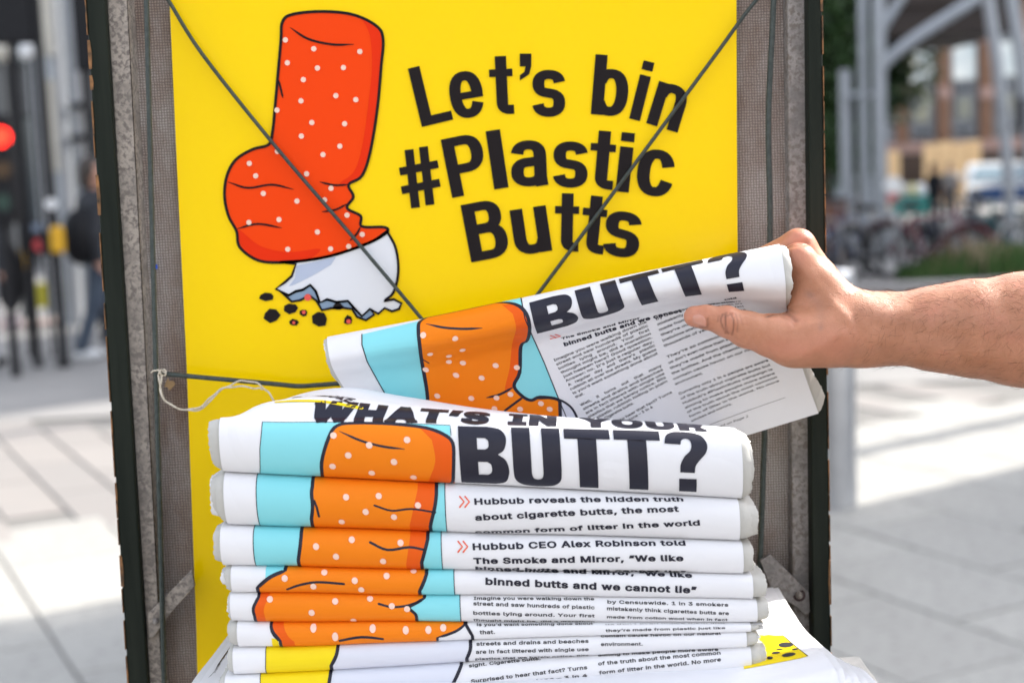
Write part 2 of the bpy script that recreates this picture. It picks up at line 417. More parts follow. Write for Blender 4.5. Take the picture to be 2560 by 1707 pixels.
def paper_mat(name, c1, c2, rough=.62, b=.15):
    m = mat(name, c1, rough, 0, .35); v = coords(m); n = noise(m, v, 260, 6); n2 = noise(m, v, 14, 3)
    L(m, mix(m, n2, c1, c2), bsdf(m).inputs['Base Color']); 
    n3 = noise(m, v, 22, 2, .5, .6); rd = N(m, 'ShaderNodeMath', operation='PINGPONG'); L(m, n3, rd.inputs[0]); rd.inputs[1].default_value = .12
    b1 = N(m, 'ShaderNodeBump'); b1.inputs['Strength'].default_value = .30; b1.inputs['Distance'].default_value = .006; L(m, rd.outputs[0], b1.inputs['Height'])
    b2 = N(m, 'ShaderNodeBump'); b2.inputs['Strength'].default_value = b; b2.inputs['Distance'].default_value = .0004; L(m, n, b2.inputs['Height']); L(m, b1.outputs[0], b2.inputs['Normal']); L(m, b2.outputs[0], bsdf(m).inputs['Normal'])
    return m
PAPER = paper_mat('white newsprint', (.80, .80, .82), (.76, .76, .79)); PAGES = paper_mat('rough page edges', (.60, .59, .55), (.42, .41, .385), .9, 1.0)
PAGEW = paper_mat('inner white pages', (.76, .76, .77), (.7, .7, .71), .8, .5)

# ================================================================== the display board
YB = .95
def wline(pa, pb, d):
    """the straight upright line seen through two photo pixels on plane y = d, run from z0 to z1"""
    a, b = U(*pa, d), U(*pb, d)
    return lambda z: a + (b - a) * ((z - a[2]) / (b[2] - a[2]))
board = thing('display_board', 'tall weathered street display board with dark green timber edges behind the newspapers', 'display board', (0, YB, 0))
m_tim = mat('dark green painted timber', (.018, .03, .026), .6, 0, .15); v = coords(m_tim, (60, 60, 4), (0, .5, 0)); n = noise(m_tim, v, 1.5, 8)
n2 = noise(m_tim, coords(m_tim), 45, 8, .75); L(m_tim, mix(m_tim, ramp(m_tim, n2, [(.66, (0, 0, 0)), (.72, (1, 1, 1))]), ramp(m_tim, n, [(.3, (.008, .012, .009)), (.7, (.019, .024, .018))]), (.16, .11, .06)), bsdf(m_tim).inputs['Base Color']); bump(m_tim, n, .5, .0008)
m_bare = noisy('chipped bare wood edge', (.34, .16, .06), (.04, .03, .02), 90, .8, bumps=.6)
def metal_mat(name, a, b, c):
    m = mat(name, a, .7, 0, .25); v = coords(m); n1 = noise(m, v, 300, 8, .62, .3); n2 = noise(m, v, 45, 6, .7); n3 = noise(m, v, 420, 3)
    base = ramp(m, n1, [(.42, b), (.50, a), (.56, c), (.66, a)]); L(m, mix(m, ramp(m, n2, [(.42, (0, 0, 0)), (.62, (.8, .8, .8))]), base, tuple(x * .62 for x in a), 'MIX'), bsdf(m).inputs['Base Color']); bump(m, n1, .5, .0006); return m
m_metL = metal_mat('mottled weathered metal', (.33, .295, .265), (.18, .155, .14), (.43, .375, .32))
m_metR = metal_mat('speckled grey metal', (.30, .28, .27), (.20, .17, .15), (.37, .34, .32))
def weave_mat(name, hi, lo, tint):
    m = mat(name, hi, .8); v = coords(m)
    w1 = N(m, 'ShaderNodeTexWave', bands_direction='X'); w2 = N(m, 'ShaderNodeTexWave', bands_direction='Z')
    for w in (w1, w2): w.inputs['Scale'].default_value = 175; w.inputs['Distortion'].default_value = 3.0; w.inputs['Detail Scale'].default_value = 1.5; w.inputs['Detail'].default_value = 3; L(m, v, w.inputs['Vector'])
    mm = N(m, 'ShaderNodeMath', operation='MULTIPLY'); L(m, w1.outputs['Fac'], mm.inputs[0]); L(m, w2.outputs['Fac'], mm.inputs[1])
    base = ramp(m, mm.outputs[0], [(0, lo), (.55, hi)]); st = noise(m, coords(m, (1, 1, .45)), 26, 7, .7)
    L(m, mix(m, ramp(m, st, [(.38, (0, 0, 0)), (.66, (1, 1, 1))]), base, tint, 'MULTIPLY'), bsdf(m).inputs['Base Color']); bump(m, mm.outputs[0], .6, .0008); return m
m_weave = weave_mat('coarse grey hardboard mesh', (.54, .50, .47), (.24, .21, .195), (.60, .47, .40))

def strip(name, la, lb, d0, thick, z0, z1, m, jag=None, bevel=0):
    """an upright batten between two lines, from plane d0 back by thick"""
    mb = MB(); mb.prism([la(z0), lb(z0), lb(z1), la(z1)], (0, thick, 0)); return mb.build(name, m, board, bevel=bevel)
Z0, Z1 = .04, 2.05
lt_o = wline((214, 0), (320, 1707), YB - .022); lt_i = wline((262, 0), (370, 1707), YB - .022)
strip('timber_edge', lt_o, lt_i, YB - .022, .034, Z0, Z1, m_tim, bevel=.0012)
strip('metal_strip', wline((262.9, .03), (370.5, 1707), YB - .016), wline((317, 0), (403, 1707), YB - .016), YB - .016, .02, Z0 + .1, Z1 - .03, m_metL, bevel=.0025)
rt_i = wline((2020, 0), (2033, 1707), YB - .022); rt_o = wline((2055, 0), (2079, 1707), YB - .022)
strip('timber_edge', rt_i, rt_o, YB - .022, .034, Z0, Z1, m_tim, bevel=.0012)
strip('metal_strip', wline((1968, 0), (1984, 1707), YB - .010), wline((2019.5, 0), (2032, 1707), YB - .010), YB - .010, .016, Z0 + .1, Z1 - .03, m_metR, bevel=.0015)
strip('back_panel', wline((300, 0), (395, 1707), YB + .003), wline((2030, 0), (2040, 1707), YB + .003), YB + .003, .006, Z0 + .1, Z1 - .03, m_weave)
# rail boards top and bottom hold the frame square
for z in (Z1 - .03, Z0 + .07):
    a, b = lt_i(z), rt_i(z); MB().prism([a + [.001, 0, 0], b - [.001, 0, 0], b + [-.001, 0, .03], a + [.001, 0, .03]], (0, .032, 0)).build('rail', m_tim, board, bevel=.001)
for ln in (lt_o, rt_o):
    q = ln(.05); sx = .012 if ln is lt_o else -.012
    MB().prism([(q[0], YB + .03, .0), (q[0] + sx * 2, YB + .03, .0), (q[0] + sx * 2, YB + .03, .04), (q[0], YB + .03, .04)], (0, -.11, 0)).build('foot', m_tim, board)
# bare wood where the paint has chipped along the outer edges
def chips(ln, sgn, w0):
    mb = MB(); z = 1.12
    while z < 1.78:
        h = random.uniform(.006, .03)
        w = random.choice([.0002, .0004, .0006, .0014]) * w0 if random.random() < .5 else .00005
        a, b = ln(z), ln(z + h); y = -.0006
        mb.prism([a + [-.0005 * sgn, y, 0], a + [w * sgn * .7, y, 0], (a + b) / 2 + [w * sgn, y, 0], b + [w * sgn * .6, y, 0], b + [-.0005 * sgn, y, 0]], (0, .02, 0)); z += h * random.uniform(.8, 1.5)
    mb.build('chipped_edge', m_bare, board)
chips(lt_o, 1, 1.3); chips(rt_o, -1, .9)
# braces riveted low on the frame
def pxprism(name, poly, d, th, m, parent, bevel=0): 
    return MB().prism([U(x, y, d) for x, y in poly], (0, th, 0)).build(name, m, parent, bevel=bevel)
br = pxprism('brace', [(368, 1535), (480, 1422), (487, 1465), (420, 1540), (385, 1592), (372, 1594)], YB - .020, .003, m_metL, board, .0006)
MB().ball(U(389, 1552, YB - .021), .0022).build('rivet', m_metR, br, True)
br = pxprism('brace', [(1925, 1385), (2023, 1480), (2026, 1530), (2012, 1537), (1990, 1515), (1930, 1480), (1900, 1400)], YB - .016, .003, m_metR, board, .0006)
MB().ball(U(1998, 1487, YB - .017), .0026).build('rivet', m_metL, br, True)
m_wash = mat('dark rust ring', (.05, .03, .03), .8)
MB().tube([U(1998, 1487, YB - .0166), U(1998, 1487, YB - .0158)], [.0042, .0042], 20).build('washer', m_wash, br)
# metal tray the papers lie in
m_tray = noisy('dull tray metal', (.16, .16, .16), (.26, .25, .24), 60, .5, .6)
TZ = U(1870, 1676, .775)[2]
mb = MB(); mb.box((-.215, .71, TZ - .052), (.222, YB - .024, TZ - .048)); mb.box((-.215, .706, TZ - .052), (.222, .7095, TZ - .03))
mb.build('tray', m_tray, board, bevel=.0006)

# ================================================================== poster
YP = YB - .0035
poster = thing('poster', 'glossy yellow campaign poster reading Let’s bin #Plastic Butts beside an orange cigarette stub drawing', 'poster', (0, YP, 0))
m_yel = mat('poster yellow', (.98, .665, .0), .2, 0, .16); n = noise(m_yel, coords(m_yel), 7, 2); bump(m_yel, n, .25, .004)
po = [(421, -60), (1841, -60), (1842, 300), (1846, 900), (1852, 1500), (1856, 2000), (500, 2000), (491, 1580), (466, 900), (443, 430)]
MB().prism([U(x, y, YP) for x, y in po], (0, .0012, 0)).build('sheet', m_yel, poster)
F = Flat(YP)
def pp(l): return F.inv(l)
def pfill(name, loops, m, off):
    k = Ink(F, off); k.poly([[tuple(q) for q in pp(l)] for l in loops]); k.build(name, m, poster)
body = cat([(703, 100), (706, 58), (728, 38), (800, 30), (880, 37), (940, 65), (958, 98), (953, 170), (944, 270), (926, 380), (905, 440), (872, 462), (884, 492), (868, 520), (902, 540), (905, 566),
            (960, 568), (968, 580), (925, 606), (840, 636), (770, 650), (700, 656), (644, 650), (600, 618), (592, 578), (572, 540), (562, 490), (568, 440), (590, 400), (632, 374), (672, 362), (682, 330), (688, 270), (696, 180)], 6, True)
white = cat([(702, 655), (770, 650), (840, 636), (925, 606), (968, 578)], 6) + cat([(968, 578), (990, 622), (996, 680), (984, 730), (960, 752)], 6) + [(985, 748), (1004, 758), (998, 772), (980, 778), (962, 770), (946, 784), (925, 772), (905, 790), (884, 768), (870, 752), (842, 755), (818, 748), (800, 756), (790, 728), (776, 712), (758, 724), (740, 728), (722, 738), (690, 722), (712, 706), (730, 690), (740, 660)]
ash = [(702, 728), (722, 738), (740, 728), (758, 724), (776, 712), (790, 728), (800, 756), (818, 748), (842, 755), (870, 752), (884, 768), (905, 790), (925, 772), (936, 786), (915, 800), (893, 792), (880, 772), (850, 768), (828, 770), (805, 775), (792, 752), (774, 738), (752, 750), (730, 754)]
pfill('cigarette_paper', [white], P_WHT, .0003); pfill('paper_shade', [[(742, 664), (790, 654), (840, 642), (828, 662), (780, 690), (735, 712), (722, 716), (738, 695)]], P_SH, .0005)
pfill('ash', [ash], GREYI, .0005); pfill('filter', [body], P_OR, .0005)
pfill('filter_shade', [cat([(905, 45), (940, 65), (958, 98), (953, 170), (944, 270), (926, 380), (905, 440), (872, 462), (850, 458), (885, 430), (905, 370), (920, 270), (930, 170), (925, 90)], 5, True)], P_ORD, .0007)
pfill('filter_shade', [cat([(598, 575), (650, 614), (720, 630), (800, 622), (770, 648), (700, 654), (644, 648), (604, 615)], 5, True)], P_ORD, .0007)
k = Ink(F, .0010); S = lambda l, w, **a: k.line(pp(l), w / FPX * YP, **a)
S(body, 7, closed=True); S(white + [(702, 655)], 6.5); S(ash, 6, closed=True)
S(cat([(726, 70), (770, 98), (830, 112), (885, 112)], 6), 5.5, taper=True)
S(cat([(800, 455), (835, 463), (872, 462)], 6), 5, taper=True); S(cat([(805, 530), (840, 524), (868, 510)], 6), 5, taper=True)
S(cat([(570, 455), (620, 470), (680, 462), (735, 474)], 6), 5, taper=True); S(cat([(594, 572), (645, 560), (705, 570)], 6), 5, taper=True); S(cat([(902, 566), (892, 585), (875, 602)], 5), 5, taper=True)
S(cat([(697, 200), (703, 225), (708, 246)], 5), 5, taper=True)
for c, rx, ry in (((668, 741), 20, 12), ((679, 788), 21, 19), ((727, 770), 20, 14), ((800, 797), 19, 20), ((760, 781), 11, 10), ((735, 806), 12, 9), ((872, 800), 12, 14), ((845, 766), 14, 10)):
    q = pp([c])[0]; n_ = 7; k.add([(q[0] + rx / FPX * YP * math.cos(6.283 * i / n_) * random.uniform(.75, 1.15), q[1] + ry / FPX * YP * math.sin(6.283 * i / n_) * random.uniform(.75, 1.15)) for i in range(n_)], [tuple(range(n_))])
k.build('outline', P_BLK, poster)
k = Ink(F, .0013)
for c, r in (((770, 743), 9), ((760, 780), 5), ((735, 806), 4), ((872, 803), 6)): q = pp([c])[0]; k.disc(q, r / FPX * YP, 9)
k.build('ember', REDI, poster)
k = Ink(F, .0011)
for x, y in ((714, 101), (785, 123), (719, 158), (794, 171), (759, 200), (753, 253), (693, 276), (780, 307), (754, 341), (850, 366), (694, 379), (808, 387), (767, 435), (828, 471), (624, 409), (659, 484), (743, 503), (812, 500), (868, 538), (698, 549), (623, 556), (794, 580), (720, 623), (906, 586), (872, 616), (859, 170), (890, 250), (840, 240), (862, 310), (900, 130), (827, 622), (640, 440)):
    k.disc(pp([(x, y)])[0], 6.6 / FPX * YP)
k.build('speckle', DOT, poster)
# lettering, one glyph at a time as printed on its arc
LET = [('L', 235, 578, 410, 536, 335), ('e', 413, 541, 597, 511, 262), ('t', 622, 510, 752, 504, 325), ('’', 783, 318, 847, 318, 150), ('s', 852, 520, 1036, 522, 262), ('b', 1180, 508, 1378, 524, 338), ('i', 1395, 530, 1455, 545, 335), ('n', 1490, 556, 1665, 610, 252),
       ('#', 143, 1043, 368, 998, 330), ('P', 405, 975, 620, 932, 332), ('l', 640, 927, 720, 915, 328), ('a', 738, 917, 944, 908, 260), ('s', 966, 914, 1160, 920, 258), ('t', 1160, 918, 1301, 930, 325), ('i', 1318, 937, 1392, 945, 333), ('c', 1425, 952, 1628, 977, 262),
       ('B', 512, 1335, 732, 1293, 325), ('u', 763, 1300, 965, 1270, 258), ('t', 975, 1272, 1110, 1275, 325), ('t', 1112, 1277, 1248, 1291, 322), ('s', 1240, 1290, 1440, 1318, 255)]
WV, WH = .19, .152
def arc(cx, cy, rx, ry, a0, a1, n=16, p=2.35):
    out = []
    for t in np.radians(np.linspace(a0, a1, n)):
        c1, s1 = math.cos(t), math.sin(t); out.append((cx + rx * math.copysign(abs(c1) ** (2 / p), c1), cy + ry * math.copysign(abs(s1) ** (2 / p), s1)))
    return out
ST = ([(.095, 0), (.095, 1)], 0)
PG = {'L': [ST, ([(0, .076), (.52, .076)], 0)], 'l': [ST], 'i': [([(.095, 0), (.095, .76)], 0), ([(.095, .85), (.095, 1)], 0)],
      'e': [(arc(.28, .385, .185, .315, -24, -360, 30), 2), ([(.10, .37), (.555, .37)], .115)],
      't': [([(.20, .97), (.20, .6), (.20, .3)] + arc(.33, .19, .13, .12, 180, 268, 8) + [(.39, .07)], 2), ([(0, .69), (.39, .69)], .125)],
      's': [(arc(.27, .545, .17, .155, 8, 245, 18) + arc(.27, .228, .172, .158, 72, -172, 18), 2)],
      'b': [ST, (arc(.28, .385, .185, .315, 150, -150, 26), 2)],
      'n': [([(.095, 0), (.095, .76)], 0), (arc(.28, .49, .172, .21, 168, 0, 16) + [(.452, .3), (.452, 0)], 2)],
      '#': [([(.17, 0), (.25, 1)], .145), ([(.41, 0), (.49, 1)], .145), ([(0, .34), (.64, .34)], .135), ([(.03, .66), (.67, .66)], .135)],
      'P': [ST, ([(.09, .924), (.2, .924)] + arc(.33, .69, .19, .234, 90, -90, 16) + [(.2, .456), (.09, .456)], 2)],
      'a': [(arc(.275, .52, .172, .18, 172, 0, 14) + [(.447, .35), (.447, .14), (.465, 0)], 2), ([(.45, .425)] + arc(.275, .24, .178, .168, 88, 345, 18), 2)],
      'c': [(arc(.28, .385, .185, .315, 18, 340, 28), 2)],
      'B': [ST, ([(.09, .924), (.2, .924)] + arc(.31, .735, .17, .189, 90, -90, 14) + [(.2, .546), (.09, .546)], 2), ([(.09, .53), (.2, .53)] + arc(.32, .303, .19, .227, 90, -90, 14) + [(.2, .076), (.09, .076)], 2)],
      'u': [([(.095, .76), (.095, .45)] + arc(.27, .27, .175, .2, 180, 345, 14), 2), ([(.452, .76), (.452, 0)], 0)]}
def poster_glyph(ch):
    if ch == '’': return union2d([(0, 1), (.19, 1), (.19, .80), (.155, .66), (.0, .56), (0, .645), (.075, .70), (.095, .79), (0, .79)], [(0, 1, 2, 8), (8, 2, 7), (7, 2, 3), (7, 3, 6), (6, 3, 4, 5)])
    v, f = [], []
    for pts, sm in PG[ch]:
        P_ = np.array(cat(pts, 7) if sm == 1 else pts, float); t_ = np.gradient(P_, axis=0); t_ /= np.linalg.norm(t_, axis=1)[:, None]; n_ = np.stack([-t_[:, 1], t_[:, 0]], 1)
        w_ = (sm if 0 < sm < 1 else None); w_ = np.full(len(P_), w_) if w_ else np.hypot(n_[:, 0] * WV, n_[:, 1] * WH); A_ = P_ + n_ * w_[:, None] / 2; B_ = P_ - n_ * w_[:, None] / 2; k_ = len(v)
        v += list(A_) + list(B_); m_ = len(P_); f += [(k_ + i, k_ + i + 1, k_ + m_ + i + 1, k_ + m_ + i) for i in range(m_ - 1)]
    return union2d(v, f)
for i, (ch, x0, y0, x1, y1, h) in enumerate(LET):
    v_, f_ = poster_glyph(ch); a0, a1 = v_[:, 0].min(), v_[:, 0].max(); b0, b1 = v_[:, 1].min(), v_[:, 1].max()
    ex = np.array([x1 - x0, y1 - y0], float); un = np.array([ex[1], -ex[0]]) / np.linalg.norm(ex)
    q = np.array([x0, y0]) + ((v_[:, 0] - a0) / (a1 - a0))[:, None] * ex + ((v_[:, 1] - b0) / (b1 - b0) * h)[:, None] * un
    k = Ink(F, .0008); k.add(pp(np.stack([950 + q[:, 0] / 2.24, 60 + q[:, 1] / 2.24], 1)), f_); k.build('letter', P_BLK, poster)

# ================================================================== cords and string
m_cord = noisy('dark green elastic cord', (.022, .034, .032), (.05, .065, .06), 300, .5, bumps=.3)
def cord(pts, d, r, label, ds=None):
    P = cat(pts, 6); n_ = len(P); dd = [d] * n_ if ds is None else list(np.interp(np.linspace(0, 1, n_), np.linspace(0, 1, len(ds)), ds))
    mb = MB(); mb.tube([U(x, y, q) for (x, y), q in zip(P, dd)], r, 8)
    return tag(mb.build('elastic_cord', m_cord, None, True), label, 'cord', 'elastic cords over the board')
cord([(360, -260), (366, 0), (378, 480), (389, 895), (400, 1300), (410, 1707), (414, 1900)], YB - .022, .0017, 'dark elastic cord running down the left edge of the display board')
cord([(1938, -260), (1934, 0), (1921, 300), (1925, 590), (1914, 1000), (1904, 1300), (1898, 1500), (1894, 1900)], YB - .012, .0019, 'dark elastic cord running down the right edge of the display board')
cord([(330, -120), (412, -12), (505, 135), (690, 368), (880, 590), (1050, 792), (1120, 880)], YB - .008, .00125, 'dark elastic cord slanting across the orange cigarette drawing on the poster')
cord([(1990, -100), (1890, 2), (1780, 150), (1580, 420), (1350, 728), (1270, 830)], YB - .008, .00125, 'dark elastic cord slanting across the words on the yellow poster')
cord([(388, 932), (470, 940), (580, 950), (690, 960), (745, 965), (800, 962), (870, 957), (1010, 950)], YB - .012, .0016, 'short dark elastic cord stretched level below the poster drawing', ds=[YB - .022, YB - .010])
m_str = noisy('pale cotton string', (.72, .66, .55), (.5, .44, .36), 900, .9, bumps=.8, bd=.0005)
st = thing('string', 'loose cream cotton string looped over the left elastic cord', 'string', tuple(U(395, 930, YB - .026)))
for i, l in enumerate(([(378, 932), (388, 925), (400, 930), (404, 945), (400, 975), (412, 1000), (440, 1018), (475, 1026), (510, 1018), (540, 985), (570, 965), (605, 952), (640, 957), (665, 975), (680, 993), (690, 1015)],
                       [(412, 930), (402, 926), (396, 938), (401, 965), (407, 992), (430, 1014), (470, 1024), (505, 1014), (530, 990), (560, 970), (600, 966), (640, 970), (656, 972)],
                       [(405, 928), (413, 924), (414, 935), (406, 940)])):
    P = cat(l, 6); mb = MB(); ph = i * 3.14
    pts = [U(x, y, YB - .026 + .0008 * math.cos(j * .8 + ph)) + np.array([0, 0, .0004 * math.sin(j * .8 + ph)]) for j, (x, y) in enumerate(P)]
    mb.tube(pts, .0006, 6); mb.build('strand', m_str, st, True)
m_tan = noisy('torn tan card', (.40, .26, .13), (.28, .18, .09), 120, .9)
o = pxprism('card_scrap', [(414, 955), (420, 945), (422, 953), (433, 952), (438, 960), (432, 968), (424, 977), (419, 968), (411, 966)], YB - .003, .001, m_tan, None)
tag(o, 'tiny torn tan scrap stuck on the mesh under the string knot', 'scrap')
o = MB().box(tuple(U(387, 668, YB - .001) - [.0012, .001, .0012]), tuple(U(389, 666, YB - .001) + [.0012, .0004, .0012])).build('tape_scrap', mat('bright blue', (.01, .1, .7), .5), None)
tag(o, 'tiny bright blue speck on the mesh left of the poster', 'scrap')

# ================================================================== folded newspapers
DS, DH = .775, .85
W_ = lambda q: [(x * V, y * V) for x, y in q]
def HEAD_glyphs():
    B = [(0, 0), (0, 1), (.55, 1)] + cat([(.6, 1), (.85, .96), (.97, .85), (.98, .73), (.92, .61), (.80, .545)], 5) + cat([(.80, .545), (.95, .46), (1.01, .33), (1.0, .2), (.92, .06), (.72, 0)], 5)
    U_ = [(0, 1), (0, .32)] + cat([(0, .32), (.03, .13), (.2, .01), (.5, -.02), (.8, .01), (.97, .13), (1, .32)], 5) + [(1, 1), (.62, 1), (.62, .25)] + cat([(.62, .25), (.59, .17), (.5, .14), (.41, .17), (.38, .25)], 4) + [(.38, 1)]
    T = [(0, 1), (1, 1), (1, .82), (.70, .82), (.70, 0), (.29, 0), (.29, .82), (0, .82)]
    Q = cat([(0, .78), (.06, .92), (.25, 1.0), (.55, 1.01), (.86, .95), (1, .80), (.96, .66), (.80, .54), (.70, .45), (.67, .34)], 5) + [(.33, .34)] + cat([(.33, .36), (.35, .47), (.45, .59), (.59, .68), (.63, .78), (.59, .85), (.5, .87), (.41, .84), (.375, .77)], 5)
    h1 = [(.38, .62), (.38, .80), (.52, .80)] + cat([(.54, .80), (.61, .76), (.61, .66), (.54, .62)], 4); h2 = [(.38, .2), (.38, .42), (.55, .42)] + cat([(.57, .42), (.65, .37), (.65, .25), (.57, .2)], 4)
    return [([B, h1, h2], 0, .194), ([U_], .214, .408), ([T], .425, .609), ([T], .625, .811), ([Q], .828, 1), ([[(.30, 0), (.71, 0), (.71, .24), (.30, .24)]], .828, 1)]
HG = HEAD_glyphs()
def headline(sh, A, B, cap, parent, tr=(0, 1e9)):
    a, b = sh.inv([A, B], tr); k = Ink(sh, .00035); d = b - a; n_ = np.array([-d[1], d[0]]) / np.linalg.norm(d)
    for loops, x0, x1 in HG:
        k.poly([[tuple(a + d * (x0 + (x1 - x0) * x) + n_ * (cap * y)) for x, y in l] for l in loops])
    k.build('headline', INK, parent)
def dens(l, n_=6):
    out = []
    for i in range(len(l) - 1):
        a, b = np.array(l[i], float), np.array(l[i + 1], float); out += [a + (b - a) * j / n_ for j in range(n_)]
    return out + [np.array(l[-1], float)]
def area(sh, parent, name, loop, m, off, tr=(0, 1e9), px=True):
    q = sh.inv(dens(list(loop) + [loop[0]], 5)[:-1], tr) if px else loop; k = Ink(sh, off); k.poly([[tuple(p) for p in q]]); k.build(name, m, parent)
def strokes(sh, parent, name, lines, m, off, tr=(0, 1e9)):
    k = Ink(sh, off)
    for l, w, tp in lines: k.line(sh.inv(dens(l, 3) if len(l) < 12 else l, tr), w / FPX * DS, taper=tp)
    k.build(name, m, parent)
def spots(sh, parent, pts, r, tr=(0, 1e9)):
    k = Ink(sh, .00045)
    for p in sh.inv(pts, tr): k.disc(p, r / FPX * DS)
    k.build('speckle', DOT, parent)

def inner(sh, parent, off, ext_l, ext_r, seed, m, name='inner_page', sq=.10, jg=1):
    """a page inside the fold whose ragged ends stick out past the cover"""
    rg = np.random.RandomState(seed); P = sh.P + sh.N * off; a, b = P.shape[:2]; cols = []
    c0 = P.mean(axis=0)
    def end(side, ext):
        if ext <= 0: return
        i, j = (0, 1) if side < 0 else (b - 1, b - 2); d = P[:, i] - P[:, j]; d /= np.linalg.norm(d, axis=1)[:, None]; mid = P[:, i][np.argmin(P[:, i][:, 1])]
        n1 = np.cumsum(rg.randn(a)) * .00016 * jg; n1 -= np.linspace(n1[0], n1[-1], a); jag = rg.uniform(-1, 1, a) * .0004 * jg + n1 + .00025 * jg * np.sin(np.arange(a) * rg.uniform(.15, .4))
        out = []
        for q in (.35, .7, 1.0):
            e = ext * q + jag * q; pull = 1 - sq * q * q
            w = rg.uniform(-1, 1, a) * .00022 * q; w = np.convolve(w, [.25, .5, .25], 'same')
            X = P[:, i] + d * e[:, None]; X = X * 1.0; X[:, 2] = mid[2] + (X[:, 2] - mid[2]) * pull; X[:, 1] += .0016 * q * q + w; out.append(X)
        return out
    l = end(-1, ext_l) or []; r = end(1, ext_r) or []
    cols = [x for x in reversed(l)] + [P[:, i] for i in range(0, b)] + r
    Pn = np.stack(cols, 1); a, b = Pn.shape[:2]
    f = [(j * b + i, j * b + i + 1, (j + 1) * b + i + 1, (j + 1) * b + i) for j in range(a - 1) for i in range(b - 1)]
    return link(name, mesh(Pn.reshape(-1, 3), f), m, parent, True)

def fold_rows(xs, ytop, ybot, d=DS, k=.75, back=.15):
    rows = []; R = []
    for x, yt, yb in zip(xs, ytop, ybot):
        pt, pb = U(x * V, yt * V, d + .006), U(x * V, yb * V, d + .006); r = (pt[2] - pb[2]) * .5; mid = (pt + pb) / 2; mid[1] = d + r * k + .001; col = []
        for q in (back, .06, .03): col.append(mid + [0, q, -r])
        for ph in np.linspace(-90, 90, 11):
            s1, c1 = math.sin(math.radians(ph)), math.cos(math.radians(ph)); s1 = math.copysign(abs(s1) ** 1.0, s1); c1 = abs(c1) ** .92
            col.append(mid + [0, -r * k * c1, r * s1])
        for q in (.02, .06, back): col.append(mid + [0, q, r * .995])
        R.append(col)
    return [[R[i][j] for i in range(len(R))] for j in range(len(R[0]))]
XS = [0, .12, .3, .5, .7, .88, 1]
BOT = [((500, 1085), (1700, 1148)), ((520, 1209), (1697, 1244)), ((512, 1299), (1705, 1318)), ((535, 1358), (1727, 1373)), ((530, 1425), (1737, 1428)), ((545, 1484), (1722, 1445)), ((532, 1548), (1712, 1481)), ((515, 1613), (1723, 1541))]
XE = [(508, 1703, 484, 1728), (518, 1697, 484, 1738), (510, 1705, 488, 1733), (534, 1727, 508, 1754), (532, 1737, 514, 1766), (548, 1722, 526, 1757), (538, 1712, 530, 1742), (520, 1723, 500, 1760)]
LBL = ['folded newspaper on top of the stack with the big black headline', 'folded newspaper second from the top of the stack with bold text about litter', 'folded newspaper third from the top of the stack with bold quoted text',
       'folded newspaper fourth from the top with one bold line ending in lie', 'folded newspaper fifth from the top with two columns of small text below the bold line', 'thin folded newspaper sixth from the top with a strip of dotted orange',
       'folded newspaper with the upper yellow panel near the stack bottom', 'lowest folded newspaper of the stack with a yellow panel and small text']
def yl(line, x): (x0, y0), (x1, y1) = line; return y0 + (y1 - y0) * (x - x0) / (x1 - x0)
papers = []; sheets = []
DEF = [[0] * 7] + [[0] + [float(x) for x in np.random.RandomState(40 + i).uniform(-2.2, 2.2, 5)] + [0] for i in range(1, 8)]
for i in range(8):
    xl, xr, il, ir = XE[i]; xs = [xl + (xr - xl) * q for q in XS]
    if i == 0:
        xs = [508, 560, 640, 740, 900, 1100, 1300, 1500, 1703]; bot = [yl(BOT[0], x) for x in xs]
        ft = [962, 962, 964, 964, 966, 973, 981, 989, 1001]
        rows = fold_rows(xs, ft, bot, k=.62)[:-3]
        rows.insert(0, [p for p in rows[0]]); rows.pop(0)
        for dd, ys in ((.016, [965, 945, 937, 937, 946, 956, 966, 975, 988]), (.045, [962, 938, 916, 906, 924, 944, 958, 972, 986]), (.075, [963, 938, 906, 891, 910, 938, 958, 974, 989]), (.105, [966, 942, 914, 897, 914, 942, 962, 978, 993]), (.14, [972, 955, 935, 920, 930, 950, 968, 985, 1000])):
            rows.append([U((1176 + (x - 1176) * DS / (DS + dd)) * V, y * V, DS + dd) for x, y in zip(xs, ys)])
    else:
        bot = [yl(BOT[i], x) + DEF[i][q] for q, x in enumerate(xs)]; top = [yl(BOT[i - 1], x) + 1 + DEF[i - 1][q] for q, x in enumerate(xs)]
        rows = fold_rows(xs, top, bot)
    sh = Sheet(rows, wrinkle=.00019 if i else .0002, seed=i)
    t = thing('newspaper', LBL[i], 'newspaper', tuple(sh.P[0, sh.P.shape[1] // 2]), 0, 'folded newspapers in the stack'); papers.append(t); sheets.append(sh)
    sh.grid('front_page', PAPER, t)
    mpx = V / FPX * DS
    rq = np.random.RandomState(70 + i)
    for j in range(4):
        inner(sh, t, -.0008 - .0010 * j, (xl - il) * mpx * rq.uniform(.45, 1), (ir - xr) * mpx * (1 if j == 1 else rq.uniform(.55, .95)), i * 10 + j, PAGES if j < 3 else PAGEW, sq=rq.uniform(.05, .16))
# a dark green tone never shows through: the page backs are the same newsprint
TRF = lambda sh: (sh.H * .32, sh.H * .9)
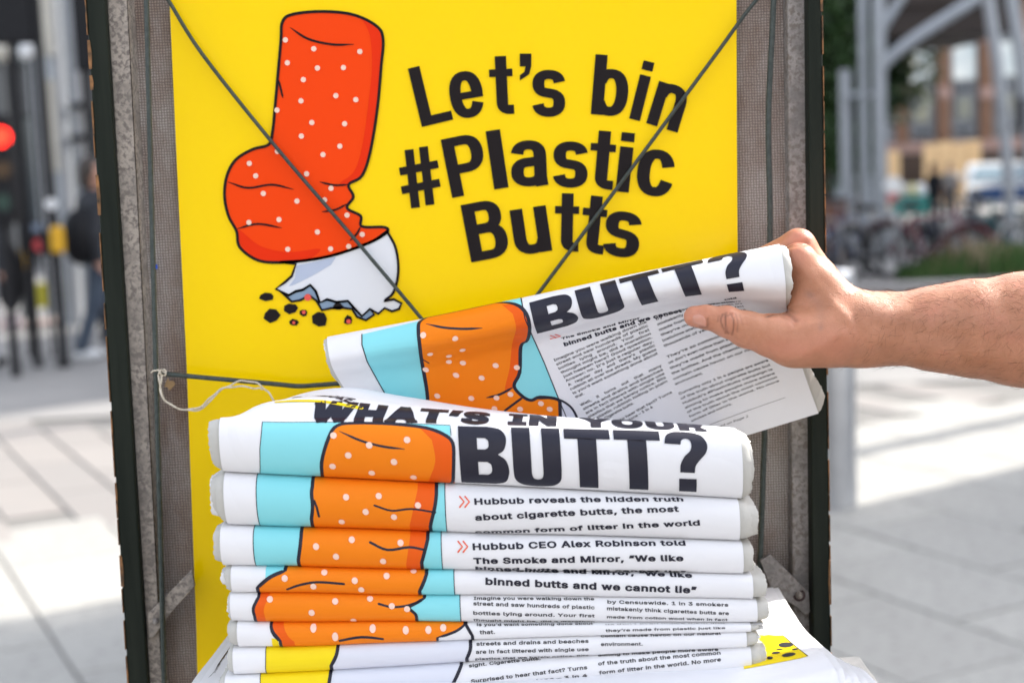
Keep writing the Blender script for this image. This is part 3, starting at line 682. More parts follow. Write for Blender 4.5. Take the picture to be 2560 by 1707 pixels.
# --- paper on top
t, sh = papers[0], sheets[0]; tr = (.10, 1)
area(sh, t, 'picture_panel', W_([(603, 969), (760, 970), (900, 971), (1034, 977), (1036, 1119), (900, 1112), (750, 1103), (598, 1096), (597, 1030)]), CYAN, .00012)
ob = cat([(742, 1103), (739, 1060), (755, 1005), (774, 978), (815, 972), (900, 974), (975, 982), (1020, 998), (1040, 1018), (1042, 1060), (1040, 1118)], 4)
area(sh, t, 'filter', W_(ob), ORANGE, .0002); area(sh, t, 'filter_shade', W_(cat([(962, 981), (1020, 998), (1040, 1018), (1042, 1060), (1040, 1118), (985, 1116), (1000, 1060), (992, 1010)], 4)), ORANGE_D, .00025)
strokes(sh, t, 'outline', [(W_(ob), 9, False), (W_(cat([(779, 990), (830, 1012), (880, 1025), (930, 1031)], 5)), 6, True), (W_([(603, 969), (597, 1030), (598, 1094)]), 1.8, False), (W_([(603, 969), (900, 971), (1034, 977), (1036, 1000)]), 1.5, False)], INK, .0003)
spots(sh, t, W_([(766, 1000), (848, 1022), (764, 1070), (854, 1085), (905, 1060), (950, 1095), (935, 1010), (800, 1045)]), 8.5)
a_, b_ = sh.inv([(1154, 1204), (1154, 1066)]); CAP = float(b_[1] - a_[1])
headline(sh, (1154, 1204), (1772, 1229.5), CAP, t)
k = Ink(sh, .0003)
for s_t, A, B in (('WHAT’S', (706, 967), (1122, 973)), ('IN', (1166, 974), (1278, 977)), ('YOUR', (1330, 979), (1625, 989))): write(k, s_t, (A[0] * V, A[1] * V), (B[0] * V, B[1] * V), .019, .085)
k.build('headline', INK, t)
k = Ink(sh, .0003); write(k, 'The SMOKE', (655 * V, 920 * V), (800 * V, 925 * V), .010, .05); k.build('masthead', INK, t)
k = Ink(sh, .0003); k.line(sh.inv(W_([(635, 924), (690, 921), (740, 922), (790, 930), (830, 938)])), .0022); k.build('masthead_rule', YEL, t)
# --- the papers below: what shows of each is one slice of the same front page
def panel(i, xs0, xs1, m=CYAN, y0=None, y1=None, off=.00012):
    sh = sheets[i]; u0, u1 = sh.inv([(x * V, (yl(BOT[i], x) + yl(BOT[i - 1], x)) / 2 * V) for x in (xs0, xs1)])[:, 0]; a, b = sh.H * .30, sh.H * .70
    area(sh, papers[i], 'picture_panel', [(u0, a), (u1, a), (u1, b), (u0, b)], m, off, px=False); return u0, u1, a, b
def slice_(i, pts_l, pts_r, m, off=.0002, name='filter'):
    """area between a left and a right boundary given as (x, fraction of the fold height from its top)"""
    sh = sheets[i]; P = lambda x, f: (x * V, (yl(BOT[i - 1], x) * (1 - f) + yl(BOT[i], x) * f) * V)
    def ut(x, f):
        q = sh.inv([P(x, min(max(f, .12), .88))])[0]; tt = sh.H * (.66 - .33 * f) if (f < .12 or f > .88) else q[1]; return (q[0], tt)
    l = [ut(*p) for p in cat(pts_l, 5)]; r = [ut(*p) for p in cat(pts_r, 5)]
    area(sh, papers[i], name, l + r[::-1], m, off, px=False); return l, r
def edge(i, lines, m=INK, off=.0003, name='outline'):
    k = Ink(sheets[i], off)
    for l, w in lines: k.line(l, w / FPX * DS)
    k.build(name, m, papers[i])
def dots(i, pts):
    sh = sheets[i]; spots(sh, papers[i], [(x * V, (yl(BOT[i - 1], x) * (1 - f) + yl(BOT[i], x) * f) * V) for x, f in pts], 8)
def lines(i, items, m=INKT):
    """items: text, x0, y0, x1, y1 (baseline, 2352 px view), cap mm, bold"""
    k = Ink(sheets[i], .0003)
    for s_t, x0, y0, x1, y1, c, b in items: write(k, s_t, (x0 * V, y0 * V), (x1 * V, y1 * V), c / 1000, b)
    k.build('text', m, papers[i])
def chev(i, x, y, s=12):
    k = Ink(sheets[i], .0003)
    for dx in (0, 12):
        p = sheets[i].inv(W_([(x + dx, y - s), (x + dx + 10, y), (x + dx, y + s)])); k.line(p, .0009)
    k.build('chevron', ink_mat('red ink', (.8, .13, .06)), papers[i])
# second
u0, u1, a, b = panel(1, 589, 1023); l, r = slice_(1, [(728, -.1), (716, .25), (718, .6), (710, 1.1)], [(1005, -.1), (1000, .4), (990, .8), (985, 1.1)], ORANGE)
slice_(1, [(965, -.1), (950, .5), (935, 1.1)], [(1004, -.1), (999, .4), (989, .8), (985, 1.1)], ORANGE_D, .00025, 'filter_shade')
cr = sheets[1].inv(W_([(722, 1150), (728, 1165), (733, 1185)])); cr2 = sheets[1].inv(W_(cat([(860, 1160), (900, 1172), (945, 1168), (1000, 1176)], 4)))
edge(1, [(l, 9), (r, 9), ([(u0, a), (u0, b)], 2), ([(u1, a), (u1, b)], 2), (cr, 6), (cr2, 5)])
dots(1, [(795, .35), (785, .83), (870, .3), (905, .7), (960, .45), (840, .62)])
lines(1, [('Hubbub reveals the hidden truth', 1090, 1158, 1570, 1151, 4.4, .045), ('about cigarette butts, the most', 1092, 1194, 1560, 1174, 4.6, .045), ('common form of litter in the world', 1092, 1222, 1608, 1205, 4.5, .045)], INK); chev(1, 1056, 1152)
# third
u0, u1, a, b = panel(2, 582, 1014); l, r = slice_(2, [(694, -.1), (690, .4), (682, 1.1)], [(988, -.1), (978, .4), (962, 1.1)], ORANGE); slice_(2, [(945, -.1), (930, 1.1)], [(987, -.1), (977, .4), (961, 1.1)], ORANGE_D, .00025, 'filter_shade')
edge(2, [(l, 9), (r, 9), ([(u0, a), (u0, b)], 2), ([(u1, a), (u1, b)], 2), (sheets[2].inv(W_(cat([(850, 1245), (890, 1262), (940, 1256), (975, 1262)], 4))), 6)]); dots(2, [(808, .25), (772, .7), (880, .8), (920, .3), (726, .45)])
lines(2, [('Hubbub CEO Alex Robinson told', 1086, 1262, 1575, 1252, 4.7, .045), ('The Smoke and Mirror, “We like', 1088, 1293, 1570, 1287, 4.7, .05), ('binned butts and we cannot lie”', 1092, 1306, 1575, 1313, 4.2, .05)], INK); chev(2, 1052, 1255)
# fourth
u0, u1, a, b = panel(3, 610, 1043); l, r = slice_(3, [(690, -.1), (655, .15), (622, .4), (596, .75), (575, 1.1)], [(985, -.1), (976, .4), (966, .8), (956, 1.1)], ORANGE)
edge(3, [(l, 9), (r, 9), ([(u1, a), (u1, b)], 2), (sheets[3].inv(W_(cat([(660, 1352), (690, 1342), (730, 1336), (790, 1340)], 4))), 6)]); dots(3, [(654, .45), (745, .2), (888, .3), (830, .85), (815, .5), (950, .1), (720, .75)])
lines(3, [('The Smoke and Mirror, “We like', 1120, 1311, 1590, 1326, 4.2, .05), ('binned butts and we cannot lie”', 1115, 1341, 1600, 1361, 4.9, .05)], INK)
# fifth
u0, u1, a, b = panel(4, 700, 1057); l, r = slice_(4, [(606, -.1), (588, .35), (582, .65), (592, 1.1)], [(1000, -.1), (960, .3), (940, .5), (955, .75), (960, 1.1)], ORANGE); slice_(4, [(606, -.05), (589, .35), (583, .65), (590, 1.0)], [(630, -.05), (612, .35), (606, .65), (612, 1.0)], ORANGE_D, .00025, 'filter_shade')
edge(4, [(l, 8), (r, 8), ([(u1, a), (u1, b)], 2), (sheets[4].inv(W_(cat([(870, 1386), (900, 1393), (935, 1390), (965, 1380)], 4))), 6)]); dots(4, [(620, .25), (716, .7), (812, .95), (900, .45), (935, .55), (770, .3), (850, .2)])
lines(4, [('Imagine you were walking down the', 1088, 1377, 1365, 1378, 2.6, .03), ('street and saw hundreds of plastic', 1087, 1389, 1366, 1398, 2.8, .03), ('bottles lying around. Your first', 1087, 1410, 1366, 1416, 2.8, .03), ('thought might be, did a marathon', 1087, 1424, 1366, 1428, 2.6, .03),
          ('by Censuswide. 1 in 3 smokers', 1395, 1385, 1673, 1392, 2.8, .03), ('mistakenly think cigarettes butts are', 1394, 1400, 1674, 1411, 2.9, .03), ('made from cotton wool when in fact', 1394, 1418, 1671, 1424, 2.6, .03)])
# sixth
l, r = slice_(5, [(622, -.1), (625, .4), (640, .75), (660, 1.1)], [(1075, -.1), (1060, .35), (1030, .7), (960, 1.1)], ORANGE); slice_(5, [(622, -.05), (626, .4), (641, .75), (660, 1.0)], [(650, -.05), (655, .4), (668, .75), (690, 1.0)], ORANGE_D, .00025, 'filter_shade')
l2, r2 = slice_(5, [(1064, -.1), (1075, .4), (1092, 1.1)], [(1066, -.1), (1077, .4), (1094, 1.1)], INK, .0003, 'outline')
slice_(5, [(624, .7), (625, 1.1)], [(636, .75), (652, 1.1)], YEL, .00012, 'picture_panel'); edge(5, [(l, 8), (r, 6), (l2, 8), (sheets[5].inv(W_(cat([(780, 1470), (830, 1462), (880, 1466)], 4))), 5)]); dots(5, [(856, .35), (932, .45), (984, .45), (1018, .35), (720, .3), (770, .7)])
lines(5, [('is you’d want something done about', 1095, 1437, 1362, 1434, 2.6, .03), ('that.', 1102, 1455, 1137, 1454, 2.8, .03), ('they’re made from plastic just like', 1391, 1450, 1666, 1443, 2.7, .03), ('us don’t even notice them and', 1391, 1435, 1664, 1432, 1.5, 0)])
# seventh
l, r = slice_(6, [(611, -.1), (610, 1.1)], [(778, -.1), (772, .5), (752, 1.1)], YEL, .00012, 'picture_panel'); l3, r3 = slice_(6, [(778, -.1), (772, .5), (752, 1.1)], [(1080, -.1), (1080, .5), (1066, 1.1)], PALE, .00012, 'cigarette_paper'); edge(6, [(l, 2), (r, 9), (r3, 9)])
lines(6, [('streets and drains and beaches', 1094, 1482, 1352, 1475, 2.7, .03), ('are in fact littered with single use', 1093, 1500, 1352, 1493, 2.8, .03), ('plastics that we barely notice. Bits', 1092, 1514, 1352, 1505, 2.5, .03), ('contain cause havoc on our natural', 1380, 1463, 1656, 1457, 2.7, .03), ('environment.', 1380, 1482, 1476, 1481, 2.8, .03)])
# eighth
l, r = slice_(7, [(598, -.1), (598, 1.1)], [(762, -.1), (756, .5), (748, 1.1)], YEL, .00012, 'picture_panel'); l3, r3 = slice_(7, [(764, -.1), (758, .5), (750, 1.1)], [(1066, -.1), (1050, .5), (1030, 1.1)], PALE, .00012, 'cigarette_paper'); edge(7, [(l, 2), (r, 9), (r3, 9)])
lines(7, [('sight. Cigarette butts.', 1077, 1532, 1242, 1515, 2.6, .03), ('Surprised to hear that fact? Turns', 1082, 1567, 1349, 1535, 2.9, .03), ('out you’re not alone – 3 in 4', 1082, 1578, 1349, 1552, 2.6, .03), ('aiming to make people more aware', 1374, 1507, 1650, 1494, 2.5, .03), ('of the truth about the most common', 1374, 1527, 1655, 1502, 2.8, .03), ('form of litter in the world. No more', 1376, 1547, 1656, 1517, 2.9, .03), ('smokes and mirrors.', 1378, 1560, 1530, 1550, 2.5, .03)])

# ================================================================== open newspapers lying in the tray
ZP = TZ
def tray_sheet(j, L1, L2, R1, R2):
    """L1/R1 back corners, L2/R2 front corners as (px, depth)"""
    rows = []; z = ZP - .0016 * j
    lw = lambda px, d: (px - 1268) / FPX * d
    bk = [(1.0, 0), (.7, 0), (.4, 0), (.12, 0), (0, 0)]
    for f, _ in [(-.30, 0), (-.18, 0)]: pass
    n_ = 7
    front = [np.array([lw(L2[0], L2[1]) * (1 - i / n_) + lw(R2[0], R2[1]) * i / n_, L2[1] * (1 - i / n_) + R2[1] * i / n_, z]) for i in range(n_ + 1)]
    back = [np.array([lw(L1[0], L1[1]) * (1 - i / n_) + lw(R1[0], R1[1]) * i / n_, L1[1] * (1 - i / n_) + R1[1] * i / n_, z + .002]) for i in range(n_ + 1)]
    rows = [[p + [0, .05, -.03] for p in front], [p + [0, .012, -.0295] for p in front], [p + [0, -.003, -.022] for p in front], [p + [0, -.006, -.012] for p in front], [p + [0, 0, -.003] for p in front]]
    for r_ in rows:
        for i_, cz in ((n_, .0125), (n_ - 1, .0045)): r_[i_] = r_[i_] + [0, 0, cz - .001 * j]
    for q in (.1, .3, .55, .8, 1): rows.append([a * (1 - q) + b * q + [0, 0, .0022 * math.sin(i * 1.3 + j) * math.sin(q * 3) + .0016 * (i == n_) * math.sin(q * 6) + .0125 * (i == n_) * max(0, 1 - q * 2.2)] for i, (a, b) in enumerate(zip(front, back))])
    return rows
TL = ['wide open newspaper on top of the tray pile under the folded stack', 'open newspaper second down in the tray pile, sticking out at the left', 'open newspaper third down in the tray pile with its left corner showing', 'lowest open newspaper of the tray pile, poking out at the lower right front']
TSP = [((560, .90), (372, .742), (1912, .925), (2075, .735)), ((538, .89), (350, .738), (1902, .915), (2112, .732)), ((520, .875), (338, .736), (1885, .91), (2140, .729)), ((484, .85), (345, .740), (1880, .90), (2162, .725))]
for j, c in enumerate(TSP):
    sh = Sheet(tray_sheet(j, *c), du=.006, dt=.003, wrinkle=.00025, seed=50 + j)
    t = thing('newspaper', TL[j], 'newspaper', tuple(sh.P[0, sh.P.shape[1] // 2]), 0, 'open newspapers piled in the tray')
    sh.grid('front_page', PAPER, t)
    for q in range(2): inner(sh, t, -.0006 - .0006 * q, .003 + .002 * q, .004 - .002 * q if j < 3 else .006, 300 + j * 7 + q, PAGEW, sq=.0, jg=.25)
    if j == 0:
        ty = sh
        area(sh, t, 'picture_panel', [(1900, 1588), (1957, 1588), (1978, 1606), (2021, 1641), (1919, 1661), (1860, 1672), (1850, 1600)], YEL, .0002)
        strokes(sh, t, 'outline', [([(1957, 1588), (1978, 1606), (2021, 1641)], 2.5, False)], INK, .0003)
        k = Ink(sh, .0004)
        for x, y, rx, ry in ((1965, 1612, 20, 3.5), (1988, 1623, 9, 2.2), (1950, 1624, 10, 2.2), (1972, 1637, 20, 5), (1940, 1632, 12, 3), (1925, 1645, 8, 4)):
            q = sh.inv([(x, y)])[0]; e = sh.inv([(x + rx, y), (x, y - ry)]); k.disc(q, abs(e[0][0] - q[0]), 10, abs(e[1][1] - q[1]))
        k.build('ash_flake', INKT, t)
        k = Ink(sh, .0003); k.line(sh.inv([(577, 1590), (540, 1645), (515, 1680), (485, 1712), (470, 1740)]), .0016); k.build('rule', INK, t)
        k = Ink(sh, .0003); write(k, 'THURSDAY 12 OCTOBER', (536, 1685), (575, 1608), .0042, .03); k.build('date_line', INK, t)
        k = Ink(sh, .0003)
        for r_ in range(9): write(k, 'littered streets and beaches'[:26 - r_], (1945 + r_ * 1.2 - 12, 1545 + r_ * 4.6), (1975 - 12 + r_ * 2, 1543 + r_ * 4.6), .0014)
        k.build('text', INKT, t)

# ================================================================== the newspaper being picked up
def hr(xs, ys, ds): return [U(x * V, y * V, DH + d) for x, y, d in zip(xs, ys, ds)]
rows = [hr((1000, 1215, 1428, 1655, 1880), (1215, 1150, 1086, 1018, 949), (.040, .045, .05, .052, .052)),
        hr((880, 1105, 1345, 1600, 1838), (1040, 985, 925, 868, 828), (.026, .032, .036, .038, .038)),
        hr((812, 1050, 1302, 1575, 1812), (925, 872, 812, 748, 725), (.018, .024, .026, .026, .022)),
        hr((782, 1028, 1290, 1566, 1806), (878, 835, 775, 712, 704), (.014, .019, .022, .020, .010)),
        hr((765, 1018, 1283, 1556, 1805), (848, 808, 752, 692, 680), (.006, .010, .011, .009, .0)),
        hr((756, 1014, 1277, 1545, 1803), (818, 776, 720, 660, 636), (.0, .0, .0, -.002, -.005)),
        hr((752, 1011, 1272, 1536, 1797), (792, 745, 690, 632, 590), (.003, .002, .002, .0, -.001)),
        hr((752, 1010, 1270, 1530, 1790), (774, 724, 669, 613, 561), (.012, .012, .012, .012, .010)),
        hr((755, 1012, 1270, 1530, 1788), (784, 734, 679, 623, 573), (.021, .021, .021, .021, .021)),
        hr((765, 1020, 1275, 1535, 1790), (850, 800, 745, 690, 640), (.026, .028, .03, .03, .028))]
sh = Sheet(rows, wrinkle=.00018, seed=21); HS = sh
held = thing('newspaper', 'tilted newspaper held up by the hand above the stack with its lower half hanging down', 'newspaper', tuple(sh.P[0, sh.P.shape[1] // 2]))
sh.grid('front_page', PAPER, held)
TC = sh.inv([(1404, 845)])[0][1]; TT = sh.inv([(1390, 740)])[0][1]
# ragged inner pages show at the right end and along the lower right edge
for j in range(3): inner(sh, held, -.0009 - .0010 * j, .001, (.0052 - .0009 * j), 400 + j, PAGES if j == 0 else PAGEW)
area(sh, held, 'picture_panel', [(905, 836), (1046, 803), (1180, 770), (1300, 742), (1312, 795), (1336, 851), (1360, 905), (1394, 990), (1420, 1050), (1440, 1090), (1060, 1140), (1010, 1060), (982, 1018), (948, 958), (918, 903), (905, 862)], CYAN, .00012)
ob = cat([(1040, 1085), (1066, 1010), (1068, 985), (1062, 945), (1054, 900), (1050, 870), (1046, 825), (1052, 803), (1088, 788), (1150, 774), (1240, 758), (1290, 762), (1316, 785), (1324, 820), (1318, 850), (1302, 865), (1299, 930), (1285, 964), (1306, 990), (1328, 1000), (1350, 992), (1394, 998), (1400, 1020), (1400, 1090)], 4)
area(sh, held, 'filter', ob, ORANGE, .0002)
area(sh, held, 'filter_shade', cat([(1255, 762), (1290, 764), (1316, 786), (1323, 820), (1317, 850), (1301, 866), (1298, 930), (1284, 962), (1262, 975), (1274, 920), (1280, 860), (1290, 820), (1282, 785)], 4), ORANGE_D, .00025)
strokes(sh, held, 'outline', [(ob, 10, False), (cat([(1065, 810), (1110, 819), (1160, 822), (1206, 820)], 5), 6, True), (cat([(1215, 994), (1250, 985), (1285, 966)], 5), 7, True), (cat([(1250, 1035), (1290, 1005), (1308, 992)], 5), 7, True),
                               ([(905, 836), (905, 862), (918, 903), (948, 958), (982, 1018), (1010, 1060)], 3, False), ([(1302, 742), (1312, 795), (1336, 851), (1360, 905), (1394, 990), (1440, 1100)], 3, False), (cat([(1052, 895), (1066, 903), (1074, 908)], 4), 4, True)], INK, .0003)
area(sh, held, 'cigarette_paper', cat([(1398, 1000), (1420, 1015), (1440, 1040), (1450, 1080), (1405, 1090)], 3), PALE, .00022)
strokes(sh, held, 'outline', [(cat([(1345, 995), (1390, 996), (1425, 1015), (1443, 1045), (1455, 1085)], 5), 7, False)], INK, .0003)
spots(sh, held, [(1058, 838), (1138, 846), (1156, 874), (1075, 884), (1122, 889), (1122, 903), (1157, 906), (1239, 913), (1140, 937), (1064, 923), (1204, 944), (1093, 989), (1178, 995), (1241, 994), (1236, 1021), (1300, 1022), (1352, 1008), (1374, 1022), (1276, 985), (1292, 918)], 8.5)
headline(sh, (1343, 833), (1888, 724), .0264, held)
k = Ink(sh, .0003); Wt = lambda *a, **q: write(k, *a, **q)
for s_t, A, B, c, bo in (('The Smoke and Mirror', (1404, 848), (1600, 796), 2.3, .05), ('binned butts and we cannot', (1411, 865), (1705, 779), 3.4, .06), ('told', (1812, 750), (1842, 745), 2.2, .06), ('We like', (1772, 762), (1836, 754), 2.2, .06)): Wt(s_t, A, B, c / 1000, bo)
k.build('text', INK, held)
k = Ink(sh, .0003)
q = sh.inv([(1376, 846), (1390, 843), (1376, 838)]); k.line(q, .0009); k.line(q + [.0028, 0], .0009); k.build('chevron', REDI, held)
c1 = ['Imagine you were walking down the', 'street and saw hundreds of plastic', 'bottles   lying   around.   Your   first', 'thought might be, did a marathon', 'just happen here? Good question.', 'Answer: no. It’s just a regular day.', 'A   regular   day   and   there’s   plastic', 'rubbish all over the streets. My guess', 'is you’d want something done about', 'that.', '', 'Well,    it    turns    out    that    many', 'streets and drains and beaches', 'are in fact littered with single use', 'plastics that we barely notice. Bits', 'of plastic rubbish hiding in plain', 'sight. Cigarette butts.', '', 'Surprised to hear that fact? Turns', 'out you’re not alone – 3 in 4', 'of us are unaware']
c2 = ['by Censuswide. 1 in 3 smokers', 'mistakenly think cigarettes butts are', 'made from cotton wool when in fact', 'they’re made from plastic fibres', '(cellulose acetate) which take', 'thousands of years to break down.', '', 'They’re so common that most of', 'us don’t even notice them and', 'they’re made from plastic just like', 'the bottles. And the chemicals they', 'contain cause havoc on our natural', 'environment.', '', 'Currently only 1 in 4 people are aware', 'of the truth about cigarette butts but', 'Hubbub’s #PlasticButts campaign is', 'aiming to make people more aware', 'of the truth about the most common', 'form of litter in the world. No more', 'smokes and mirrors.']
def column(ls, A0, B0, A1, B1, n_, cap):
    a0, b0, a1, b1 = sh.inv([A0, B0, A1, B1], (0, TC + .006)); gap = np.linalg.norm(a1 - a0) / n_
    for i, s_t in enumerate(ls):
        if not s_t: continue
        f = i / n_; a = a0 + (a1 - a0) * f; b = b0 + (b1 - b0) * f
        v_, f_, x0, x1 = glyphs(s_t, 0, 1.0)
        if (x1 - x0) * cap * 1.35 < np.linalg.norm(b - a) * .78: b = a + (b - a) * ((x1 - x0) * cap * 1.35 / np.linalg.norm(b - a))
        write(k, s_t, a, b, cap, .018, px=False)
k = Ink(sh, .0003)
column(c1, (1386, 903), (1617, 806), (1440, 995), (1648, 895), 9, .0024)
k.build('text', INKT, held); k = Ink(sh, .0003)
column(c2, (1641, 800), (1850, 742), (1729.5, 1054), (1954, 962), 20, .0024)
k.line(sh.inv([(1774, 1061), (1963, 993)]), .0003); Wt('Continued on Page 2', (1760, 1083), (1872, 1041), .0026, 0, shear=.25)
k.build('text', INKT, held)

# ================================================================== the arm and hand
def H(x, y, dz, r): d = DH + dz; return U(x, y, d), r / FPX * d
def limb(out, pts, kk=None):
    q = [H(*p) for p in pts]
    for (a, ra), (b, rb) in zip(q, q[1:]): out.append((a, b, ra, rb, kk))
pr = []
limb(pr, [(3150, 900, -.07, 165), (2800, 838, -.012, 156), (2560, 824, .010, 140), (2424, 820, .010, 118), (2346, 821, .010, 102), (2215, 824, .010, 82), (2150, 824, .010, 85)], .006)
limb(pr, [(3150, 900, -.056, 150), (2800, 838, .002, 136), (2560, 824, .020, 120), (2346, 822, .022, 88), (2200, 820, .022, 76), (2120, 815, .022, 74)], .010)
limb(pr, [(2150, 828, .008, 84), (2050, 842, .002, 68)], .010)
limb(pr, [(2050, 842, .002, 69), (1985, 850, -.001, 60), (1925, 838, -.004, 50)], .010)
limb(pr, [(1925, 838, -.004, 50), (1868, 824, -.007, 44), (1815, 804, -.010, 37)], .004)
limb(pr, [(1815, 804, -.010, 37), (1766, 793, -.010, 29), (1736, 791, -.009, 27)], .003)
limb(pr, [(2118, 800, .014, 58), (2050, 722, .015, 50), (1996, 655, .015, 45)], .010)
limb(pr, [(2112, 790, .026, 52), (2052, 702, .031, 45), (1996, 616, .033, 42)], .005)
limb(pr, [(2110, 805, .038, 48), (2010, 660, .046, 37)], .008)
limb(pr, [(2100, 830, .044, 45), (2020, 710, .056, 34)], .008)
limb(pr, [(2090, 810, .014, 74), (2020, 745, .018, 56)], .014)
limb(pr, [(2060, 860, .022, 55), (2010, 800, .036, 44)], .010)
# the fingers bend behind the paper and press it against the thumb
limb(pr, [(1996, 655, .016, 43), (1915, 690, .044, 35)], .004); limb(pr, [(1915, 690, .044, 35), (1830, 742, .048, 31), (1772, 775, .043, 27)], .002)
limb(pr, [(1996, 616, .034, 41), (1893, 658, .047, 33)], .004); limb(pr, [(1893, 658, .047, 33), (1800, 700, .052, 31), (1735, 735, .046, 26)], .002)
limb(pr, [(2010, 660, .047, 36), (1925, 735, .064, 31)], .004); limb(pr, [(1925, 735, .064, 31), (1850, 790, .064, 29), (1798, 818, .058, 24)], .002)
limb(pr, [(2020, 710, .057, 33), (1955, 790, .073, 27)], .004); limb(pr, [(1955, 790, .073, 27), (1895, 840, .072, 25), (1850, 862, .066, 21)], .002)
limb(pr, [(3150, 900, -.07, 165), (4250, 1000, -.30, 300)], .012)
me, HP, HN = body_mesh(pr, .00085, .008, 5)
hpx = PX(HP); facing = ((CP - HP) * HN).sum(1) > 0
def blob(x, y, sx, sy, ang=0):
    c, s = math.cos(ang), math.sin(ang); dx, dy = hpx[:, 0] - x, hpx[:, 1] - y; return np.exp(-(((dx * c + dy * s) / sx) ** 2 + ((-dx * s + dy * c) / sy) ** 2))
def seg(l, w):
    d = np.full(len(HP), 1e9)
    P = np.array(cat(l, 5))
    for a, b in zip(P, P[1:]):
        ab = b - a; t = np.clip(((hpx - a) @ ab) / max(ab @ ab, 1e-9), 0, 1); d = np.minimum(d, np.linalg.norm(hpx - a - t[:, None] * ab, axis=1))
    return np.exp(-(d / w) ** 2)
disp = np.zeros(len(HP)); crease_shade = np.zeros(len(HP)); front = facing & (HP[:, 1] < DH + .06)
# thumb joint: slight swelling and skin folds; web fold; tendon ridges and hollows on the back of the hand
disp += .0007 * blob(1822, 800, 24, 42, .2) - .0006 * blob(1866, 815, 22, 40) + .0006 * blob(1915, 845, 30, 34)
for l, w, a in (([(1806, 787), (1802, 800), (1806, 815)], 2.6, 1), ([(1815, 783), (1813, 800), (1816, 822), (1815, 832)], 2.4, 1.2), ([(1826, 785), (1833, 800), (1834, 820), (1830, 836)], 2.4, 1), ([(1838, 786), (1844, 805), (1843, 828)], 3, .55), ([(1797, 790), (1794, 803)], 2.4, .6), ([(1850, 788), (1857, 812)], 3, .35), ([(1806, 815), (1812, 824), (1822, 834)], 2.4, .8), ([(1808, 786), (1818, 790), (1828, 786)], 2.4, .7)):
    g = seg(l, w) * a; disp -= .00038 * g; crease_shade = np.maximum(crease_shade, g * .85)
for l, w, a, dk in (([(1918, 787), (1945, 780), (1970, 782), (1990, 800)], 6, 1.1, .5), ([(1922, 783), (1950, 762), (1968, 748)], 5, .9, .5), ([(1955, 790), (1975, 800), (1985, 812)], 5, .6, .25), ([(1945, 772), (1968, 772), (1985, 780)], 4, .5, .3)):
    g = seg(l, w) * a; disp -= .0009 * g; crease_shade = np.maximum(crease_shade, g * dk)
g = seg([(1769, 797), (1770, 812), (1764, 820), (1748, 818)], 3); disp -= .0003 * g; crease_shade = np.maximum(crease_shade, g * .7)  # shadow rim along the nail edge, painted dark into the skin colour
g = seg([(1963, 617), (1985, 612), (2016, 607)], 7); disp -= .0012 * g; crease_shade = np.maximum(crease_shade, g * .35)
disp += .0012 * seg([(2120, 800), (2060, 735), (2010, 672)], 16) - .0012 * seg([(2085, 745), (2040, 700)], 13) * 0
disp -= .0013 * blob(2035, 740, 40, 60, .8); disp -= .0007 * blob(1975, 690, 22, 50)
disp += .0010 * seg([(2100, 835), (2020, 880), (1960, 895)], 16) - .0010 * seg([(2140, 800), (2150, 850), (2135, 900)], 14)
disp += .0008 * seg([(2180, 850), (2350, 880), (2560, 905)], 24) - .0006 * seg([(2200, 815), (2380, 845), (2560, 860)], 20) + .0006 * seg([(2200, 790), (2350, 790), (2560, 790)], 26)
lo = np.zeros(len(HP)); rg = np.random.RandomState(3)
for _ in range(24):
    k3 = rg.randn(3) * rg.uniform(60, 260); lo += np.sin(HP @ k3 + rg.uniform(0, 6)) / np.linalg.norm(k3) * .02
HP2 = HP + HN * (np.where(front, disp, 0) + lo * .22)[:, None]
me.vertices.foreach_set('co', HP2.ravel()); me.update()
at = me.attributes.new('crease_shade', 'FLOAT', 'POINT'); at.data.foreach_set('value', np.where(front, np.clip(crease_shade, 0, 1), 0).astype(np.float32))
# redder skin over knuckles and thumb tip
red = .9 * blob(1740, 790, 40, 30) + .8 * blob(2000, 585, 40, 30) + .7 * blob(1950, 870, 70, 30) + .6 * blob(1985, 640, 40, 50) + .6 * blob(2080, 860, 60, 40) + .5 * blob(1820, 800, 30, 40)
at = me.attributes.new('flush', 'FLOAT', 'POINT'); at.data.foreach_set('value', np.clip(red, 0, 1).astype(np.float32))
vein = .8 * blob(2022, 736, 12, 9, .6) + .5 * blob(2052, 820, 5, 8) + .35 * seg([(2030, 735), (2050, 770), (2052, 815)], 12) + .25 * seg([(2160, 770), (2280, 810), (2420, 800), (2560, 830)], 24) + .2 * seg([(2130, 880), (2260, 870), (2400, 850)], 18)
at = me.attributes.new('vein', 'FLOAT', 'POINT'); at.data.foreach_set('value', np.clip(vein, 0, 1).astype(np.float32))
m_skin = mat('skin', (.5, .26, .17), .42, 0, .35)
def attr(m, nm): a = N(m, 'ShaderNodeAttribute'); a.attribute_name = nm; return a.outputs['Fac']
v = coords(m_skin); n1 = noise(m_skin, v, 60, 5); n2 = noise(m_skin, v, 420, 4, .7)
cb = ramp(m_skin, n1, [(.35, (.44, .195, .105)), (.52, (.54, .255, .15)), (.68, (.62, .27, .175))]); cb = mix(m_skin, n2, cb, (.43, .185, .105)); 
f_ = N(m_skin, 'ShaderNodeMath', operation='MULTIPLY'); L(m_skin, attr(m_skin, 'flush'), f_.inputs[0]); f_.inputs[1].default_value = .55; cb = mix(m_skin, f_.outputs[0], cb, (.62, .24, .17))
f_ = N(m_skin, 'ShaderNodeMath', operation='MULTIPLY'); L(m_skin, attr(m_skin, 'vein'), f_.inputs[0]); f_.inputs[1].default_value = .45; cb = mix(m_skin, f_.outputs[0], cb, (.24, .15, .13))
